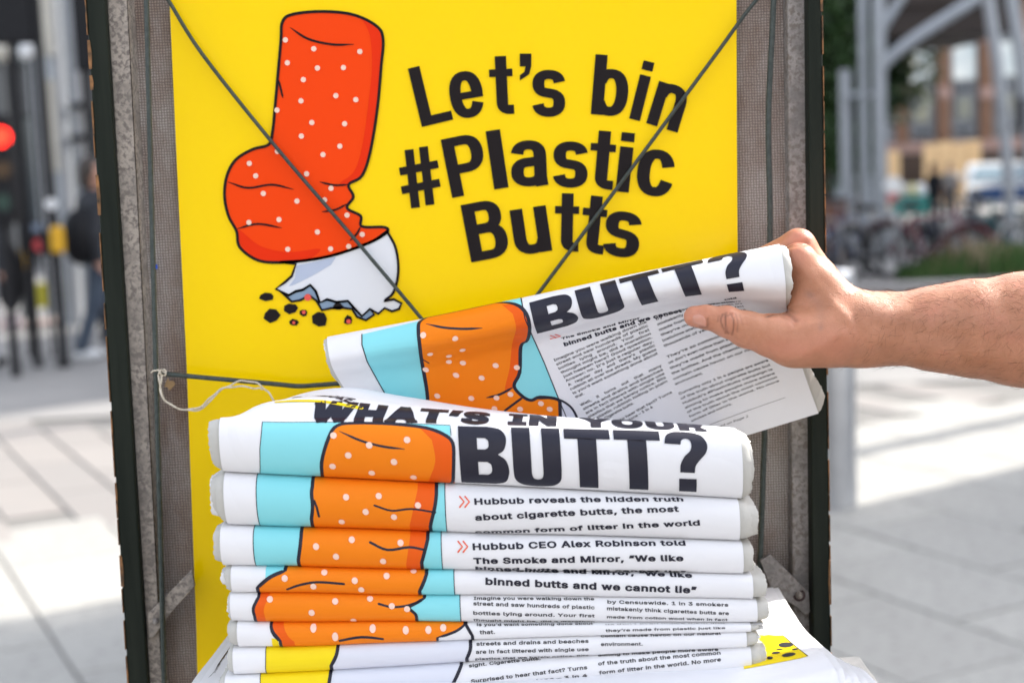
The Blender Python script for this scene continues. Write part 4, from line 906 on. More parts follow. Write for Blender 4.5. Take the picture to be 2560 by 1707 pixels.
f_ = N(m_skin, 'ShaderNodeMath', operation='MULTIPLY'); L(m_skin, attr(m_skin, 'crease_shade'), f_.inputs[0]); f_.inputs[1].default_value = .8; cb = mix(m_skin, f_.outputs[0], cb, (.17, .07, .045))
L(m_skin, cb, bsdf(m_skin).inputs['Base Color'])
vo = N(m_skin, 'ShaderNodeTexVoronoi'); vo.feature = 'DISTANCE_TO_EDGE'; vo.inputs['Scale'].default_value = 900; L(m_skin, v, vo.inputs['Vector'])
hh = N(m_skin, 'ShaderNodeMath', operation='ADD'); L(m_skin, vo.outputs['Distance'], hh.inputs[0]); L(m_skin, n2, hh.inputs[1]); bump(m_skin, hh.outputs[0], .38, .0005)
b_ = bsdf(m_skin); b_.inputs['Subsurface Weight'].default_value = .22; b_.inputs['Subsurface Radius'].default_value = (1, .35, .2); b_.inputs['Subsurface Scale'].default_value = .004
pc = U(2400, 850, DH + .02)
person = thing('person', 'bare hairy forearm reaching in from the right, hand gripping the tilted newspaper', 'person', tuple(pc))
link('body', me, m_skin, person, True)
q0, q1 = U(3900, 965, DH - .25), U(4330, 1010, DH - .31); dq = q1 - q0
MB().tube([q0, q0 + dq * .02, q0 + dq * .5, q1 + dq * .4], [.056, .059, .062, .068], 28, False).build('sleeve', noisy('plain dark cotton', (.03, .035, .05), (.04, .045, .06), 40, .9), person, True)
# thumbnail: a curved plate following the skin
tri = [tuple(p.vertices) for p in me.polygons]; bvh = BVHTree.FromPolygons([Vector(p) for p in HP2], tri)
npoly = cat([(1733, 789), (1745, 785), (1757, 789), (1765, 800), (1766, 816), (1755, 815), (1741, 811), (1731, 804)], 3, True); ctr = np.mean(npoly, 0)
vs, ns = [], []
R_ = 6
for r_ in range(R_ + 1):
    for p in npoly:
        q = ctr + (np.array(p) - ctr) * (r_ / R_); d = Vector(U(q[0], q[1], DH) - CP).normalized(); h_, nn, _, _ = bvh.ray_cast(Vector(CP), d)
        if h_ is None: h_, nn, _, _ = bvh.find_nearest(Vector(U(q[0], q[1], DH - .015)))
        lift = .00060 * (1 - (r_ / R_) ** 6) - .00012; vs.append(h_ + (nn if nn.dot(d) < 0 else -nn) * lift)
n_ = len(npoly); fs = [(r_ * n_ + i, r_ * n_ + (i + 1) % n_, (r_ + 1) * n_ + (i + 1) % n_, (r_ + 1) * n_ + i) for r_ in range(R_) for i in range(n_)]
m_nail = mat('fingernail', (.57, .27, .19), .22, 0, .6); b_ = bsdf(m_nail); b_.inputs['Subsurface Weight'].default_value = .2; b_.inputs['Subsurface Scale'].default_value = .002
link('thumbnail', mesh(vs, fs), m_nail, person, True)
# fine hairs on the forearm, wrist and back of the hand
hm = MB(); rg = np.random.RandomState(11); cand = np.where((hpx[:, 0] > 2060) & (HP[:, 1] < DH + .075) & (HP[:, 0] < .42))[0]
for n_ in range(8500):
    i = cand[rg.randint(len(cand))]; x, y = hpx[i]
    dens_ = min(1, (x - 2060) / 160) * (1 if y < 845 else .35)
    if rg.rand() > dens_: continue
    p = HP2[i]; nn = HN[i]; l = rg.uniform(.003, .0085) * (.6 + .4 * min(1, (x - 2060) / 200)); t0 = np.array([-.55, 0, -.5 if y > 780 else .1]) + rg.randn(3) * .35
    t0 -= nn * (t0 @ nn); t0 /= np.linalg.norm(t0) + 1e-9; dr = t0 * .85 + nn * rg.uniform(.2, .6); pts = [p + (dr * q + nn * (-.25) * q * q + t0 * .15 * q * q) * l for q in (0, .4, .75, 1)]
    hm.tube(pts, [.00005, .000045, .000032, .000008], 3, False)
o = hm.build('arm_hair', mat('dark brown hair', (.09, .045, .022), .35), person); o['kind'] = 'stuff'

# ================================================================== ground
m_slab = mat('pale paving slab', (.40, .39, .36), .75); v = coords(m_slab); n = noise(m_slab, v, 3, 8, .7); n2 = noise(m_slab, v, 90, 3)
oi = N(m_slab, 'ShaderNodeObjectInfo'); cb = ramp(m_slab, oi.outputs['Random'], [(0, (.35, .34, .315)), (.5, (.41, .40, .37)), (1, (.45, .435, .40))])
n4 = noise(m_slab, v, 22, 5, .7); L(m_slab, mix(m_slab, ramp(m_slab, n4, [(.52, (0, 0, 0)), (.70, (1, 1, 1))]), mix(m_slab, n, cb, (.30, .29, .27)), (.20, .19, .175)), bsdf(m_slab).inputs['Base Color']); bump(m_slab, n2, .3, .002)
m_paver = mat('beige pink paver', (.36, .32, .29), .8); v = coords(m_paver); n = noise(m_paver, v, 4, 8, .7)
oi = N(m_paver, 'ShaderNodeObjectInfo'); cb = ramp(m_paver, oi.outputs['Random'], [(0, (.22, .20, .19)), (.5, (.27, .24, .22)), (1, (.30, .27, .25))]); L(m_paver, mix(m_paver, n, cb, (.22, .21, .20)), bsdf(m_paver).inputs['Base Color'])
m_bed = noisy('dark joint mortar', (.15, .145, .135), (.20, .19, .18), 30, .9)
m_far = noisy('far paving', (.26, .25, .24), (.21, .205, .20), 1.2, .85)
ground = tag(link('ground', mesh([(-150, -20, -.012), (150, -20, -.012), (150, 220, -.012), (-150, 220, -.012)], [(0, 1, 2, 3)]), m_bed), kind='structure')
paving = thing('pavement', None, None, (0, 0, 0), kind='structure')
ang = math.radians(26); ex = np.array([math.cos(ang), math.sin(ang)]); ey = np.array([-math.sin(ang), math.cos(ang)])
def slab_mesh(w, h, t=.03):
    mb = MB(); mb.box((-w / 2, -h / 2, -t), (w / 2, h / 2, 0)); me = mesh(mb.v, mb.f); bm = bmesh.new(); bm.from_mesh(me)
    bmesh.ops.recalc_face_normals(bm, faces=bm.faces); bmesh.ops.bevel(bm, geom=[e for e in bm.edges if all(v.co.z > -.001 for v in e.verts)], offset=.004, segments=1, affect='EDGES'); bm.to_mesh(me); bm.free(); return me
sm = slab_mesh(.738, .518); sm.materials.append(m_slab); pm = slab_mesh(.88, .285); pm.materials.append(m_paver)
# joint lines pass where they are seen in the photo
O1 = np.array([.96, 4.44]); e63 = np.array([math.cos(math.radians(-63)), math.sin(math.radians(-63))]); cnt = 0
def inview(p, mg=.35):
    x, y = PX([p[0], p[1], 0]); s_ = FPX * mg / max(p[1], .5); return p[1] > 3 and -s_ < x < 2560 + s_ and y < 1707 + s_ and not (330 + s_ < x < 1980 - s_ and y > 600)
def lay(me, name, ox, w, h, ok, rnd=.0012):
    global cnt
    c63 = -e63  # rows run along the -63 degree joints
    for r_ in range(-40, 41):
        for c_i in range(-40, 41):
            p = ox + ex * ((r_ + .5) * h) + c63 * ((c_i + (.5 if r_ % 2 else 0)) * w)
            if ok(p) and inview(p):
                o = bpy.data.objects.new(name, me); COL.objects.link(o); o.parent = paving
                o.location = (p[0], p[1], random.uniform(-rnd, rnd)); o.rotation_euler = (random.uniform(-.002, .002), random.uniform(-.002, .002), math.radians(-63) + math.pi); cnt += 1
edge_n = ey; E0 = np.array(G(0, 1322)[:2]); side = lambda p: (p - E0) @ ey
ER = np.array(G(2300, 1010)[:2])
near = lambda p: side(p) < 0 if p[0] < 0 else (p - ER) @ ey < 0
lay(sm, 'paving_slab', O1, .75, .53, near)
lay(pm, 'paver', O1 + ex * .1, .90, .30, lambda p: not near(p) and p[1] < 9.4)
fm = MB()
def quadz(poly, z, name, m, kind='structure'): return tag(link(name, mesh([(*p, z) for p in poly], [tuple(range(len(poly)))]), m), kind=kind)
quadz([(-60, 9.75), (60, 9.75), (60, 120), (-60, 120)], .004, 'road', m_far)
m_kerb = noisy('grey kerb stone', (.30, .29, .28), (.22, .215, .21), 12, .8)
m_pink = noisy('pinkish tactile paving', (.36, .25, .22), (.30, .22, .20), 6, .85)
mb = MB(); a = np.array([-9, 14.3]); b = np.array([-2.3, 18.8]); n_ = np.array([-.56, .83]); mb.prism([(*a, .012), (*b, .012), (*(b + n_ * .5), .012), (*(a + n_ * .5), .012)], (0, 0, .02)); tag(mb.build('tactile_strip', m_pink), kind='structure')
mb = MB(); mb.box((1.5, 15.9, 0.006), (12, 16.4, .13)); tag(mb.build('kerb', m_kerb, bevel=.02), kind='structure')

# ================================================================== street furniture
def zat(px, py, d): return U(px, py, d)
m_steel = noisy('brushed steel', (.52, .53, .55), (.62, .63, .65), 8, .32, .75, .1)
m_gcol = noisy('grey painted steel', (.34, .36, .39), (.30, .32, .34), 5, .45, .2, .05)
m_blk = noisy('black painted metal', (.008, .008, .010), (.014, .014, .016), 20, .6); bsdf(m_blk).inputs['Specular IOR Level'].default_value = .2
m_yb = noisy('signal yellow box', (.72, .40, .01), (.62, .33, .01), 30, .5)
m_wht = noisy('white plate', (.75, .76, .78), (.68, .69, .7), 10, .4)
m_cream = noisy('cream panel', (.55, .52, .45), (.48, .45, .39), 5, .6)
def post(px, py, w, h, label, cat_, m, name='street_pole', d=None, base=True, group=None):
    g = G(px, py); t = thing(name, label, cat_, tuple(g), 0, group); r = w / 2 / FPX * g.y
    MB().tube([(g.x, g.y, 0), (g.x, g.y, h)], r, 20).build('shaft', m, t, True)
    if base: MB().tube([(g.x, g.y, 0), (g.x, g.y, .05)], r * 1.5, 20).build('base_collar', m, t, True)
    return t, g
# bollard
g = G(2092, 1262); t = thing('bollard', 'stainless steel bollard standing right behind the display board’s right edge', 'bollard', tuple(g))
r = .093; mb = MB(); hs_ = [0, .02, 1.02, 1.045, 1.06, 1.066]; rs_ = [r, r, r, r * .97, r * .8, .001]; mb.tube([(g.x, g.y, h) for h in hs_], rs_, 32, False); mb.build('shaft', m_steel, t, True)
MB().tube([(g.x, g.y, .94), (g.x, g.y, .955)], [r + .002, r + .002], 32).build('band', m_gcol, t, True)
# left side poles
t, g = post(160, 918, 24, 5.5, 'black traffic signal pole with yellow push button box and white disc', 'signal pole', m_blk, 'signal_pole')
P = lambda px, py, d: tuple(U(px, py, d))
def boxpx(x0, y0, x1, y1, d, th, name, m, parent, bevel=.01):
    a = U(x0, y1, d); b = U(x1, y0, d); a2 = U(x1, y1, d); c = U((x0 + x1) / 2, (y0 + y1) / 2, d); hw = (a2[0] - a[0]) / 2; hh = abs(b[2] - a[2]) / 2
    return MB().box((c[0] - hw, d, c[2] - hh), (c[0] + hw, d + th, c[2] + hh)).build(name, m, parent, bevel=bevel)
d0 = g.y - .12
q = boxpx(123, 565, 157, 634, d0, .08, 'push_button_box', m_yb, t, .03); 
MB().tube([P(128, 510, d0), P(128, 510, d0 + .02)], [.05, .05], 20).build('disc', m_wht, t, True)
q = boxpx(80, 578, 121, 640, d0 + .02, .10, 'signal_unit', m_blk, t, .015)
m_rd = mat('dull red lens', (.42, .03, .04), .3); MB().tube([P(100, 612, d0 + .018), P(100, 612, d0 + .03)], [.058, .058], 20).build('lens', m_rd, q, True)
t, g = post(86, 822, 20, 3.4, 'thin dark pole left of the signal pole carrying two yellow boxes', 'signal pole', m_blk, 'signal_pole'); d1 = g.y - .12
boxpx(40, 628, 76, 672, d1, .1, 'push_button_box', m_yb, t, .03); boxpx(90, 708, 116, 770, d1, .08, 'side_box', noisy('olive yellow', (.36, .32, .01), (.3, .27, .01), 30), t, .02); boxpx(55, 560, 118, 590, d1 + .02, .08, 'cross_unit', noisy('blue grey', (.16, .2, .28), (.12, .15, .2), 20), t, .01)
post(132, 785, 30, 4.6, 'slim grey post between the two dark signal poles', 'post', m_gcol, 'street_pole')
post(66, 790, 24, 4.0, 'dim grey post at the far left behind the traffic lights', 'post', noisy('dim grey paint', (.15, .15, .145), (.12, .12, .12), 5), 'street_pole')
t, g = post(187, 812, 46, 9, 'broad pale grey steel column, left of the two beside the board', 'column', m_gcol, 'column', base=False)
MB().tube([P(178, 600, g.y), P(177, 585, g.y)], [.111, .111], 20).build('joint_band', m_blk, t, True)
t, g = post(232, 806, 38, 9, 'pale grey steel column half hidden behind the display board’s left edge', 'column', m_gcol, 'column', base=False)
for y in (265, 345): 
    q = U(197, y, 16.6); MB().box((q[0] - .1, 16.6, q[2] - .04), (q[0] + .12, 16.7, q[2] + .04)).build('bracket', m_blk, t)
def signal_head(label, x0, y0, x1, y1, d, lens, pole_x=None):
    t = thing('traffic_light', label, 'traffic light', tuple(U((x0 + x1) / 2, y1, d)))
    boxpx(x0, y0, x1, y1, d, .16, 'housing', m_blk, t, .02)
    for cx, cy, rr, m in lens: MB().tube([P(cx, cy, d - .012), P(cx, cy, d + .01)], [rr, rr], 22).build('lens', m, t, True)
    c = U((x0 + x1) / 2, y1, d)
    MB().tube([(c[0], d + .1, 0), (c[0], d + .1, c[2] + .3)], .04, 12).build('pole', m_blk, t, True)
m_redl = mat('lit red lamp', (.5, 0, 0), .4); m_redl.node_tree.nodes['Principled BSDF'].inputs['Emission Color'].default_value = (1, .015, .005, 1); m_redl.node_tree.nodes['Principled BSDF'].inputs['Emission Strength'].default_value = 2.2
signal_head('black traffic light at the left edge showing a lit red lamp', -28, 285, 26, 560, 12.0, [(2, 343, .076, m_redl), (8, 425, .07, mat('dark amber lens', (.06, .03, .01), .3)), (12, 505, .07, mat('dark green lens', (.01, .04, .03), .3))])
signal_head('large black traffic light seen from behind in the top left corner', -30, -160, 72, 112, 12.6, [])
signal_head('black traffic light housing just left of the board’s top left edge', 176, -150, 228, 180, 14.5, [])
for x, y, r_, lb in ((66, 130, .075, 'round white lamp under the black housing in the top left corner'), (6, 132, .085, 'round cream lamp at the top of the left picture edge')):
    t = thing('street_lamp', lb, 'lamp', P(x, y, 13.4)); MB().ball(P(x, y, 13.4), r_, 14, 9).build('globe', m_wht if x > 20 else m_cream, t, True); c = U(x, y, 13.4); MB().tube([(c[0], 13.48, 0), (c[0], 13.48, c[2])], .02, 8).build('stem', m_blk, t, True)
for (x0, y0, x1, y1, lb) in ((97, -60, 128, 142, 'upper cream sign panel beside the black signal pole'), (114, 200, 141, 430, 'lower cream sign panel beside the black signal pole')):
    t = thing('sign', lb, 'sign', P((x0 + x1) / 2, y1, 13.6)); boxpx(x0, y0, x1, y1, 13.6, .04, 'panel', m_cream, t, .004); c = U(130, y1, 13.65); MB().box((c[0] - .02, 13.65, 0), (c[0] + .02, 13.69, c[2] + .2)).build('post', m_gcol, t)

# ================================================================== buildings
m_dk = noisy('dark cladding', (.035, .036, .04), (.06, .06, .062), 1.5, .4, 0, .05)
m_dkg = mat('dark window glass', (.02, .03, .04), .08, 0, .6)
m_lite = noisy('pale facade panel', (.33, .35, .38), (.28, .3, .32), .8, .6)
def facade(name, label, x0, x1, y, depth, h, mw, bays, floors, fh, m_frame, m_pane, ww=.7, wh=.6, z0=0):
    t = thing(name, label, 'building', ((x0 + x1) / 2, y, 0)); MB().box((x0, y, 0), (x1, y + depth, h)).build('wall', mw, t)
    MB().box((x0 - .15, y - .15, h), (x1 + .15, y + depth, h + .3)).build('roof', m_frame, t)
    bw = (x1 - x0) / bays; proto = None
    for i in range(bays):
        for j in range(floors):
            cx = x0 + (i + .5) * bw; z = z0 + j * fh + fh * .28; w2 = bw * ww / 2; hh = fh * wh
            if proto is None:
                mb = MB(); f_ = .06; mb.box((-w2, -.06, 0), (-w2 + f_, .0, hh)); mb.box((w2 - f_, -.06, 0), (w2, .0, hh)); mb.box((-w2 + f_, -.06, 0), (w2 - f_, .0, f_)); mb.box((-w2 + f_, -.06, hh - f_), (w2 - f_, .0, hh)); mb.box((-f_ / 2, -.055, f_), (f_ / 2, 0, hh - f_))
                fr = mb.build('window', m_frame, t, local=True); pn = MB().box((-w2 + f_, -.03, f_), (w2 - f_, -.008, hh - f_)).build('pane', m_pane, fr, local=True); proto = fr; fr.location = (cx - t.location.x, 0, z)
            else: copy_tree(proto, (cx - t.location.x, 0, z), parent=t)
    return t
facade('office_building', 'dark clad office building rising behind the traffic lights at left', -17, -3.2, 30, 10, 16, m_dk, 7, 5, 3.2, m_blk, m_dkg, .75, .7)
facade('office_building', 'long grey building closing the square behind the display board', -3.1, 8.0, 62, 12, 19, m_lite, 8, 6, 3.1, m_gcol, m_dkg)
# made-up building and cabin, hidden behind the board, added to shade the paving at left
facade('brick_building', 'unseen small brick block added behind the display board to shade the paving', -1.4, 2.35, 14.05, 4, 6.6, noisy('dull red brick', (.22, .11, .08), (.17, .09, .07), 3), 3, 2, 3.1, m_gcol, m_dkg)
t = thing('added_kiosk', 'unseen low dark cabin added behind the display board to shade the paving', 'added_kiosk', (-.05, 5.25, 0)); MB().box((-.9, 4.95, 0), (.72, 5.6, 2.35)).build('cabin', m_dk, t, bevel=.02); MB().box((-.98, 4.85, 2.352), (.8, 5.7, 2.48)).build('roof', m_gcol, t, bevel=.02); MB().box((-.7, 4.93, .9), (.5, 4.948, 1.9)).build('shutter', m_gcol, t)
facade('office_building', 'unseen low pale building added at right to shade the near paving', 6.5, 16, 9.7 - 5.2, 5.2, 5.6, m_lite, 4, 1, 3.4, m_gcol, m_dkg)  # out of view, added so its shadow covers the near paving
facade('office_building', 'unseen tall grey building added beyond the right edge to shade the bicycles', 12.5, 22, 22.5, 12, 15, m_lite, 4, 4, 3.4, m_gcol, m_dkg)  # out of view, added to keep sun off the bicycles
for i, (x, y, h) in enumerate(((6.1, 10.4, 7.5), (6.3, 15.7, 11))):  # out-of-view posts added to lay thin shadow strips on the paving
    t = thing('added_lamp_post', ('nearer', 'farther')[i] + ' unseen tall post added off to the right for its shadow strip', 'lamp post', (x, y, 0)); MB().tube([(x, y, 0), (x, y, h)], [.11, .07], 14).build('shaft', m_gcol, t, True); MB().box((x - .5, y - .1, h), (x + .1, y + .1, h + .12)).build('lantern', m_gcol, t, bevel=.02)

facade('brick_building', 'unseen terrace added behind the camera to cut low sky light', -22, 24, -24, 10, 8.5, noisy('pale grey terrace wall', (.44, .43, .42), (.38, .37, .36), 2), 10, 2, 3.4, m_gcol, m_dkg)  # unseen, added to block low sky and deepen shading on the folds
# brick building at right with its stacked windows
BD = 45.0
m_brk = noisy('brown brick', (.25, .135, .085), (.20, .11, .07), 2.2, .85, 0, .2, .01); m_band = noisy('pink stone band', (.42, .27, .23), (.36, .24, .21), 1, .8)
m_pw = mat('sky reflection pane', (.80, .84, .82), .35); n = noise(m_pw, coords(m_pw), .9, 3); L(m_pw, ramp(m_pw, n, [(.35, (.62, .70, .72)), (.6, (.9, .93, .9))]), bsdf(m_pw).inputs['Base Color'])  # pale colour stands in for sky reflected in the panes
m_pg = noisy('grey green pane', (.20, .22, .20), (.34, .33, .24), .8, .3); m_sp = noisy('slate spandrel', (.035, .045, .065), (.05, .055, .07), .6, .4)
bt = thing('brick_building', 'brown brick building at right with tall bright windows between brick piers', 'building', tuple(U(2380, 480, BD)[:2]) + (0,))
a = U(2186, 300, BD)[0]; b = U(2900, 300, BD)[0]
MB().box((a, BD + .35, 0), (b, BD + 12, 17)).build('wall', m_lite, bt)
zt = U(2360, 352, BD)[2]
MB().box((a, BD + .05, zt - .35), (b, BD + .34, zt)).build('string_course', m_band, bt)
for i, (xa, xb) in enumerate(((2244, 2271), (2347, 2376), (2453, 2481), (2556, 2584), (2660, 2690))):
    A = U(xa, 250, BD)[0]; B = U(xb, 250, BD)[0]; p = MB().box((A, BD, zt), (B, BD + .33, 17)).build('pier', m_brk, bt)
    for yy in (232, 92): z = U((xa + xb) / 2, yy, BD)[2]; MB().box((A - .04, BD - .05, z - .17), (B + .04, BD - .002, z + .17)).build('band', m_band, p)
for i, (xa, xb) in enumerate(((2275, 2343), (2381, 2448), (2486, 2552), (2588, 2656))):
    dy = -8 * i * 1.0
    for j, (y0, y1, m, f_) in enumerate(((-120, -20, m_pg, 0), (98, 114, m_sp, 6), (114, 212, m_pw, 0), (214, 246, m_sp, 14), (247, 308, m_pg, 12), (318, 346, m_sp, 8))):
        A = U(xa + f_, (y0 + y1) / 2, BD)[0]; B = U(xb - f_, (y0 + y1) / 2, BD)[0]; z1 = U((xa + xb) / 2, y0 + dy, BD)[2]; z0_ = U((xa + xb) / 2, y1 + dy, BD)[2]
        mb = MB(); mb.box((A, BD + .18, z0_ + .02), (B, BD + .3, z1 - .02)); w = mb.build('window', m_gcol, bt)
        MB().box((A + .07, BD + .14, z0_ + .08), (B - .07, BD + .178, z1 - .08)).build('pane', m, w)
m_ply = noisy('plywood hoarding', (.80, .55, .30), (.72, .48, .25), .8, .75); m_shop = noisy('dark brown shopfront', (.05, .03, .022), (.08, .05, .035), .8, .6)
z = U(2350, 352, BD)[2]; MB().box((a, BD - .1, 0), (b, BD + .04, zt - .37)).build('shopfront', m_shop, bt)
ht = thing('hoarding', 'pale plywood hoarding on the ground floor of the brick building', 'hoarding', tuple(U(2385, 470, BD - 2)[:2]) + (0,))
for i in range(4):
    A = U(2311 + i * 36, 400, BD - 2)[0]; B = U(2311 + i * 36 + 35, 400, BD - 2)[0]; z = U(2380, 358, BD - 2)[2] + .05 * (i % 2); MB().box((A, BD - 2, 0), (B - .02, BD - 1.9, z)).build('board', m_ply, ht)
ht = thing('hoarding', 'narrow plywood panel beside the grey columns', 'hoarding', tuple(U(2232, 470, BD - 2)[:2]) + (0,)); A, B = U(2217, 400, BD - 2)[0], U(2250, 400, BD - 2)[0]; MB().box((A, BD - 2, 0), (B, BD - 1.9, U(2232, 378, BD - 2)[2])).build('board', m_ply, ht)
# dark canopy and glass building above the columns
t = thing('canopy', 'dark brown underside of a canopy above the brick building’s windows', 'canopy', tuple(U(2350, 80, 27))); m_can = noisy('dark brown soffit', (.03, .02, .016), (.045, .03, .024), 1, .7)
a = U(2232, 60, 27); b = U(2472, 60, 27); z = U(2350, 84, 27)[2]; MB().box((a[0], 27, z), (b[0] + .6, 31, z + .5)).build('slab', m_can, t); MB().box((a[0], 26.9, z + .5), (b[0] + .6, 31, z + 3)).build('fascia', m_can, t)
t = facade('glass_building', 'pale teal glass building above the tree at right', 10.9, 13.2, 52, 6, 22, noisy('teal glass', (.22, .36, .40), (.16, .27, .31), .5, .2), 3, 7, 3, m_gcol, mat('teal pane', (.20, .36, .42), .12))
# columns and arched struts
def strut(pts, d, w, name, label, cat_, m=m_gcol, group=None):
    P_ = cat(pts, 6); mb = MB(); mb.tube([U(x, y, d) for x, y in P_], w / 2 / FPX * d, 16); return tag(mb.build(name, m, None, True), label, cat_, group)
def col(xt, yt, d, w, label):
    q = U(xt, yt, d); r_ = w / 2 / FPX * d; t = thing('column', label, 'column', (q[0], d, 0), 0, 'grey steel columns at right'); MB().tube([(q[0], d, 0), (q[0], d, q[2])], r_, 20).build('shaft', m_gcol, t, True); MB().tube([(q[0], d, 0), (q[0], d, .12)], r_ * 1.35, 20).build('base_collar', m_gcol, t, True); return t
col(2113, 175, 24.5, 30, 'leftmost of the three grey columns right of the board'); col(2155, -80, 25.5, 22, 'middle of the three grey columns right of the board'); col(2196, -80, 24, 32, 'rightmost and thickest of the three grey columns right of the board')
strut([(2196, 175), (2230, 140), (2300, 88), (2430, 5), (2560, -75)], 24, 30, 'strut', 'grey tubular arm branching up to the right from the thick column', 'strut')
strut([(2196, 90), (2225, 40), (2290, -60)], 24.4, 24, 'strut', 'short grey arm rising steeply from the thick column', 'strut')
strut([(2108, 240), (2160, 238), (2196, 236)], 24.2, 12, 'strut', 'short level tie between the three grey columns', 'strut')
q = G(2534, 645); strut([(2462, -60), (2488, 120), (2512, 330), (2526, 520), (2534, 645)], q.y, 29, 'column', 'leaning grey steel leg, left of the pair at the right edge', 'column', m_gcol, 'leaning legs at the right edge')
strut([(2518, -60), (2548, 120), (2572, 330), (2590, 520), (2600, 640)], q.y + .6, 32, 'column', 'leaning grey steel leg cut by the right picture edge', 'column', m_gcol, 'leaning legs at the right edge')
t = thing('sign', 'small black sign hung between the leaning grey legs', 'sign', P(2553, 290, q.y)); MB().box(tuple(U(2546, 326, q.y - .2)), tuple(U(2560, 245, q.y - .14))).build('panel', m_blk, t, bevel=.03)

# ================================================================== trees and planting
def leaves(c, rad, n, size, m, name, parent, seed, shape=(1, 1, 1)):
    rg = np.random.RandomState(seed); cl = [rg.randn(3) * .45 for _ in range(14)]; V_ = []; F_ = []
    for i in range(n):
        b_ = cl[rg.randint(14)]; d_ = rg.randn(3); d_ /= np.linalg.norm(d_); p = np.array(c) + (b_ + d_ * rg.uniform(.25, .55)) * rad * np.array(shape)
        u = rg.randn(3); u /= np.linalg.norm(u); w = np.cross(u, rg.randn(3)); w /= np.linalg.norm(w); s_ = size * rg.uniform(.6, 1.3); k_ = len(V_)
        V_ += [p - u * s_, p + w * s_ * .45, p + u * s_, p - w * s_ * .45]; F_.append((k_, k_ + 1, k_ + 2, k_ + 3))
    return link(name, mesh(V_, F_), m, parent)
def leafmat(name, a, b): m = mat(name, a, .55); n = noise(m, coords(m), 2.5, 4); L(m, ramp(m, n, [(.35, a), (.65, b)]), bsdf(m).inputs['Base Color']); return m
m_lf = leafmat('dark green leaves', (.018, .045, .012), (.04, .085, .02)); m_bark = noisy('brown bark', (.08, .06, .045), (.05, .04, .03), 12, .9)
def tree(label, x, y, h, rad, n, seed, m=m_lf, shape=(1, 1, 1.5)):
    t = thing('tree', label, 'tree', (x, y, 0)); mb = MB(); mb.tube([(x, y, 0), (x + .05, y, h * .4), (x - .05, y, h * .75)], [.16, .12, .05], 10)
    for k_ in range(5): an = k_ * 1.3; mb.tube([(x, y, h * (.35 + .07 * k_)), (x + math.cos(an) * rad * .8, y + math.sin(an) * rad * .8, h * (.6 + .07 * k_))], [.06, .015], 6)
    mb.build('trunk', m_bark, t, True); leaves((x, y, h * .62), rad, n, .13, m, 'crown', t, seed, shape)
q = U(2060, 250, 29); tree('dark green tree just right of the display board', q[0], 29, 5.2, 1.25, 9000, 4)
q = U(2150, 130, 33); tree('lighter green tree showing between the grey columns', q[0], 33, 6.4, 1.5, 6000, 5, leafmat('mid green leaves', (.05, .09, .025), (.09, .13, .04)))
q = G(2450, 692); bed = thing('planting', 'low green planting bed with tan grass heads below the leaning legs', 'plants', tuple(q)); V_ = []; F_ = []; rg = np.random.RandomState(9)
def blades(n, xr, yr, hr_, w, name, m, parent):
    V_ = []; F_ = []
    for _ in range(n):
        x = rg.uniform(*xr); y = rg.uniform(*yr); k_ = .45 + .55 * math.sin((x - xr[0]) / (xr[1] - xr[0]) * math.pi); h = rg.uniform(*hr_) * k_; a_ = rg.uniform(0, 6.28); l = rg.uniform(0, .5) * h; dx, dy = math.cos(a_), math.sin(a_); b0 = np.array([x, y, 0]); k2 = len(V_)
        V_ += [b0 + [-dy * w, dx * w, 0], b0 + [dy * w, -dx * w, 0], b0 + [dx * l * .4 + dy * w, dy * l * .4 - dx * w, h * .6], b0 + [dx * l, dy * l, h], b0 + [dx * l * .4 - dy * w, dy * l * .4 + dx * w, h * .6]]; F_.append(tuple(range(k2, k2 + 5)))
    o = link(name, mesh(V_, F_), m, parent); o['kind'] = 'stuff'; return o
blades(9000, (4.7, 7.2), (16.45, 17.5), (.2, .5), .016, 'leaves', leafmat('planting green', (.05, .12, .03), (.10, .19, .05)), bed); blades(160, (4.9, 6.2), (16.5, 17.5), (.4, .66), .012, 'grass_heads', noisy('tan grass', (.42, .34, .22), (.34, .26, .17), 5), bed)
blades(2500, (3.3, 4.8), (16.45, 16.9), (.03, .08), .012, 'low_grass', leafmat('low grass', (.12, .17, .06), (.16, .2, .08)), bed)

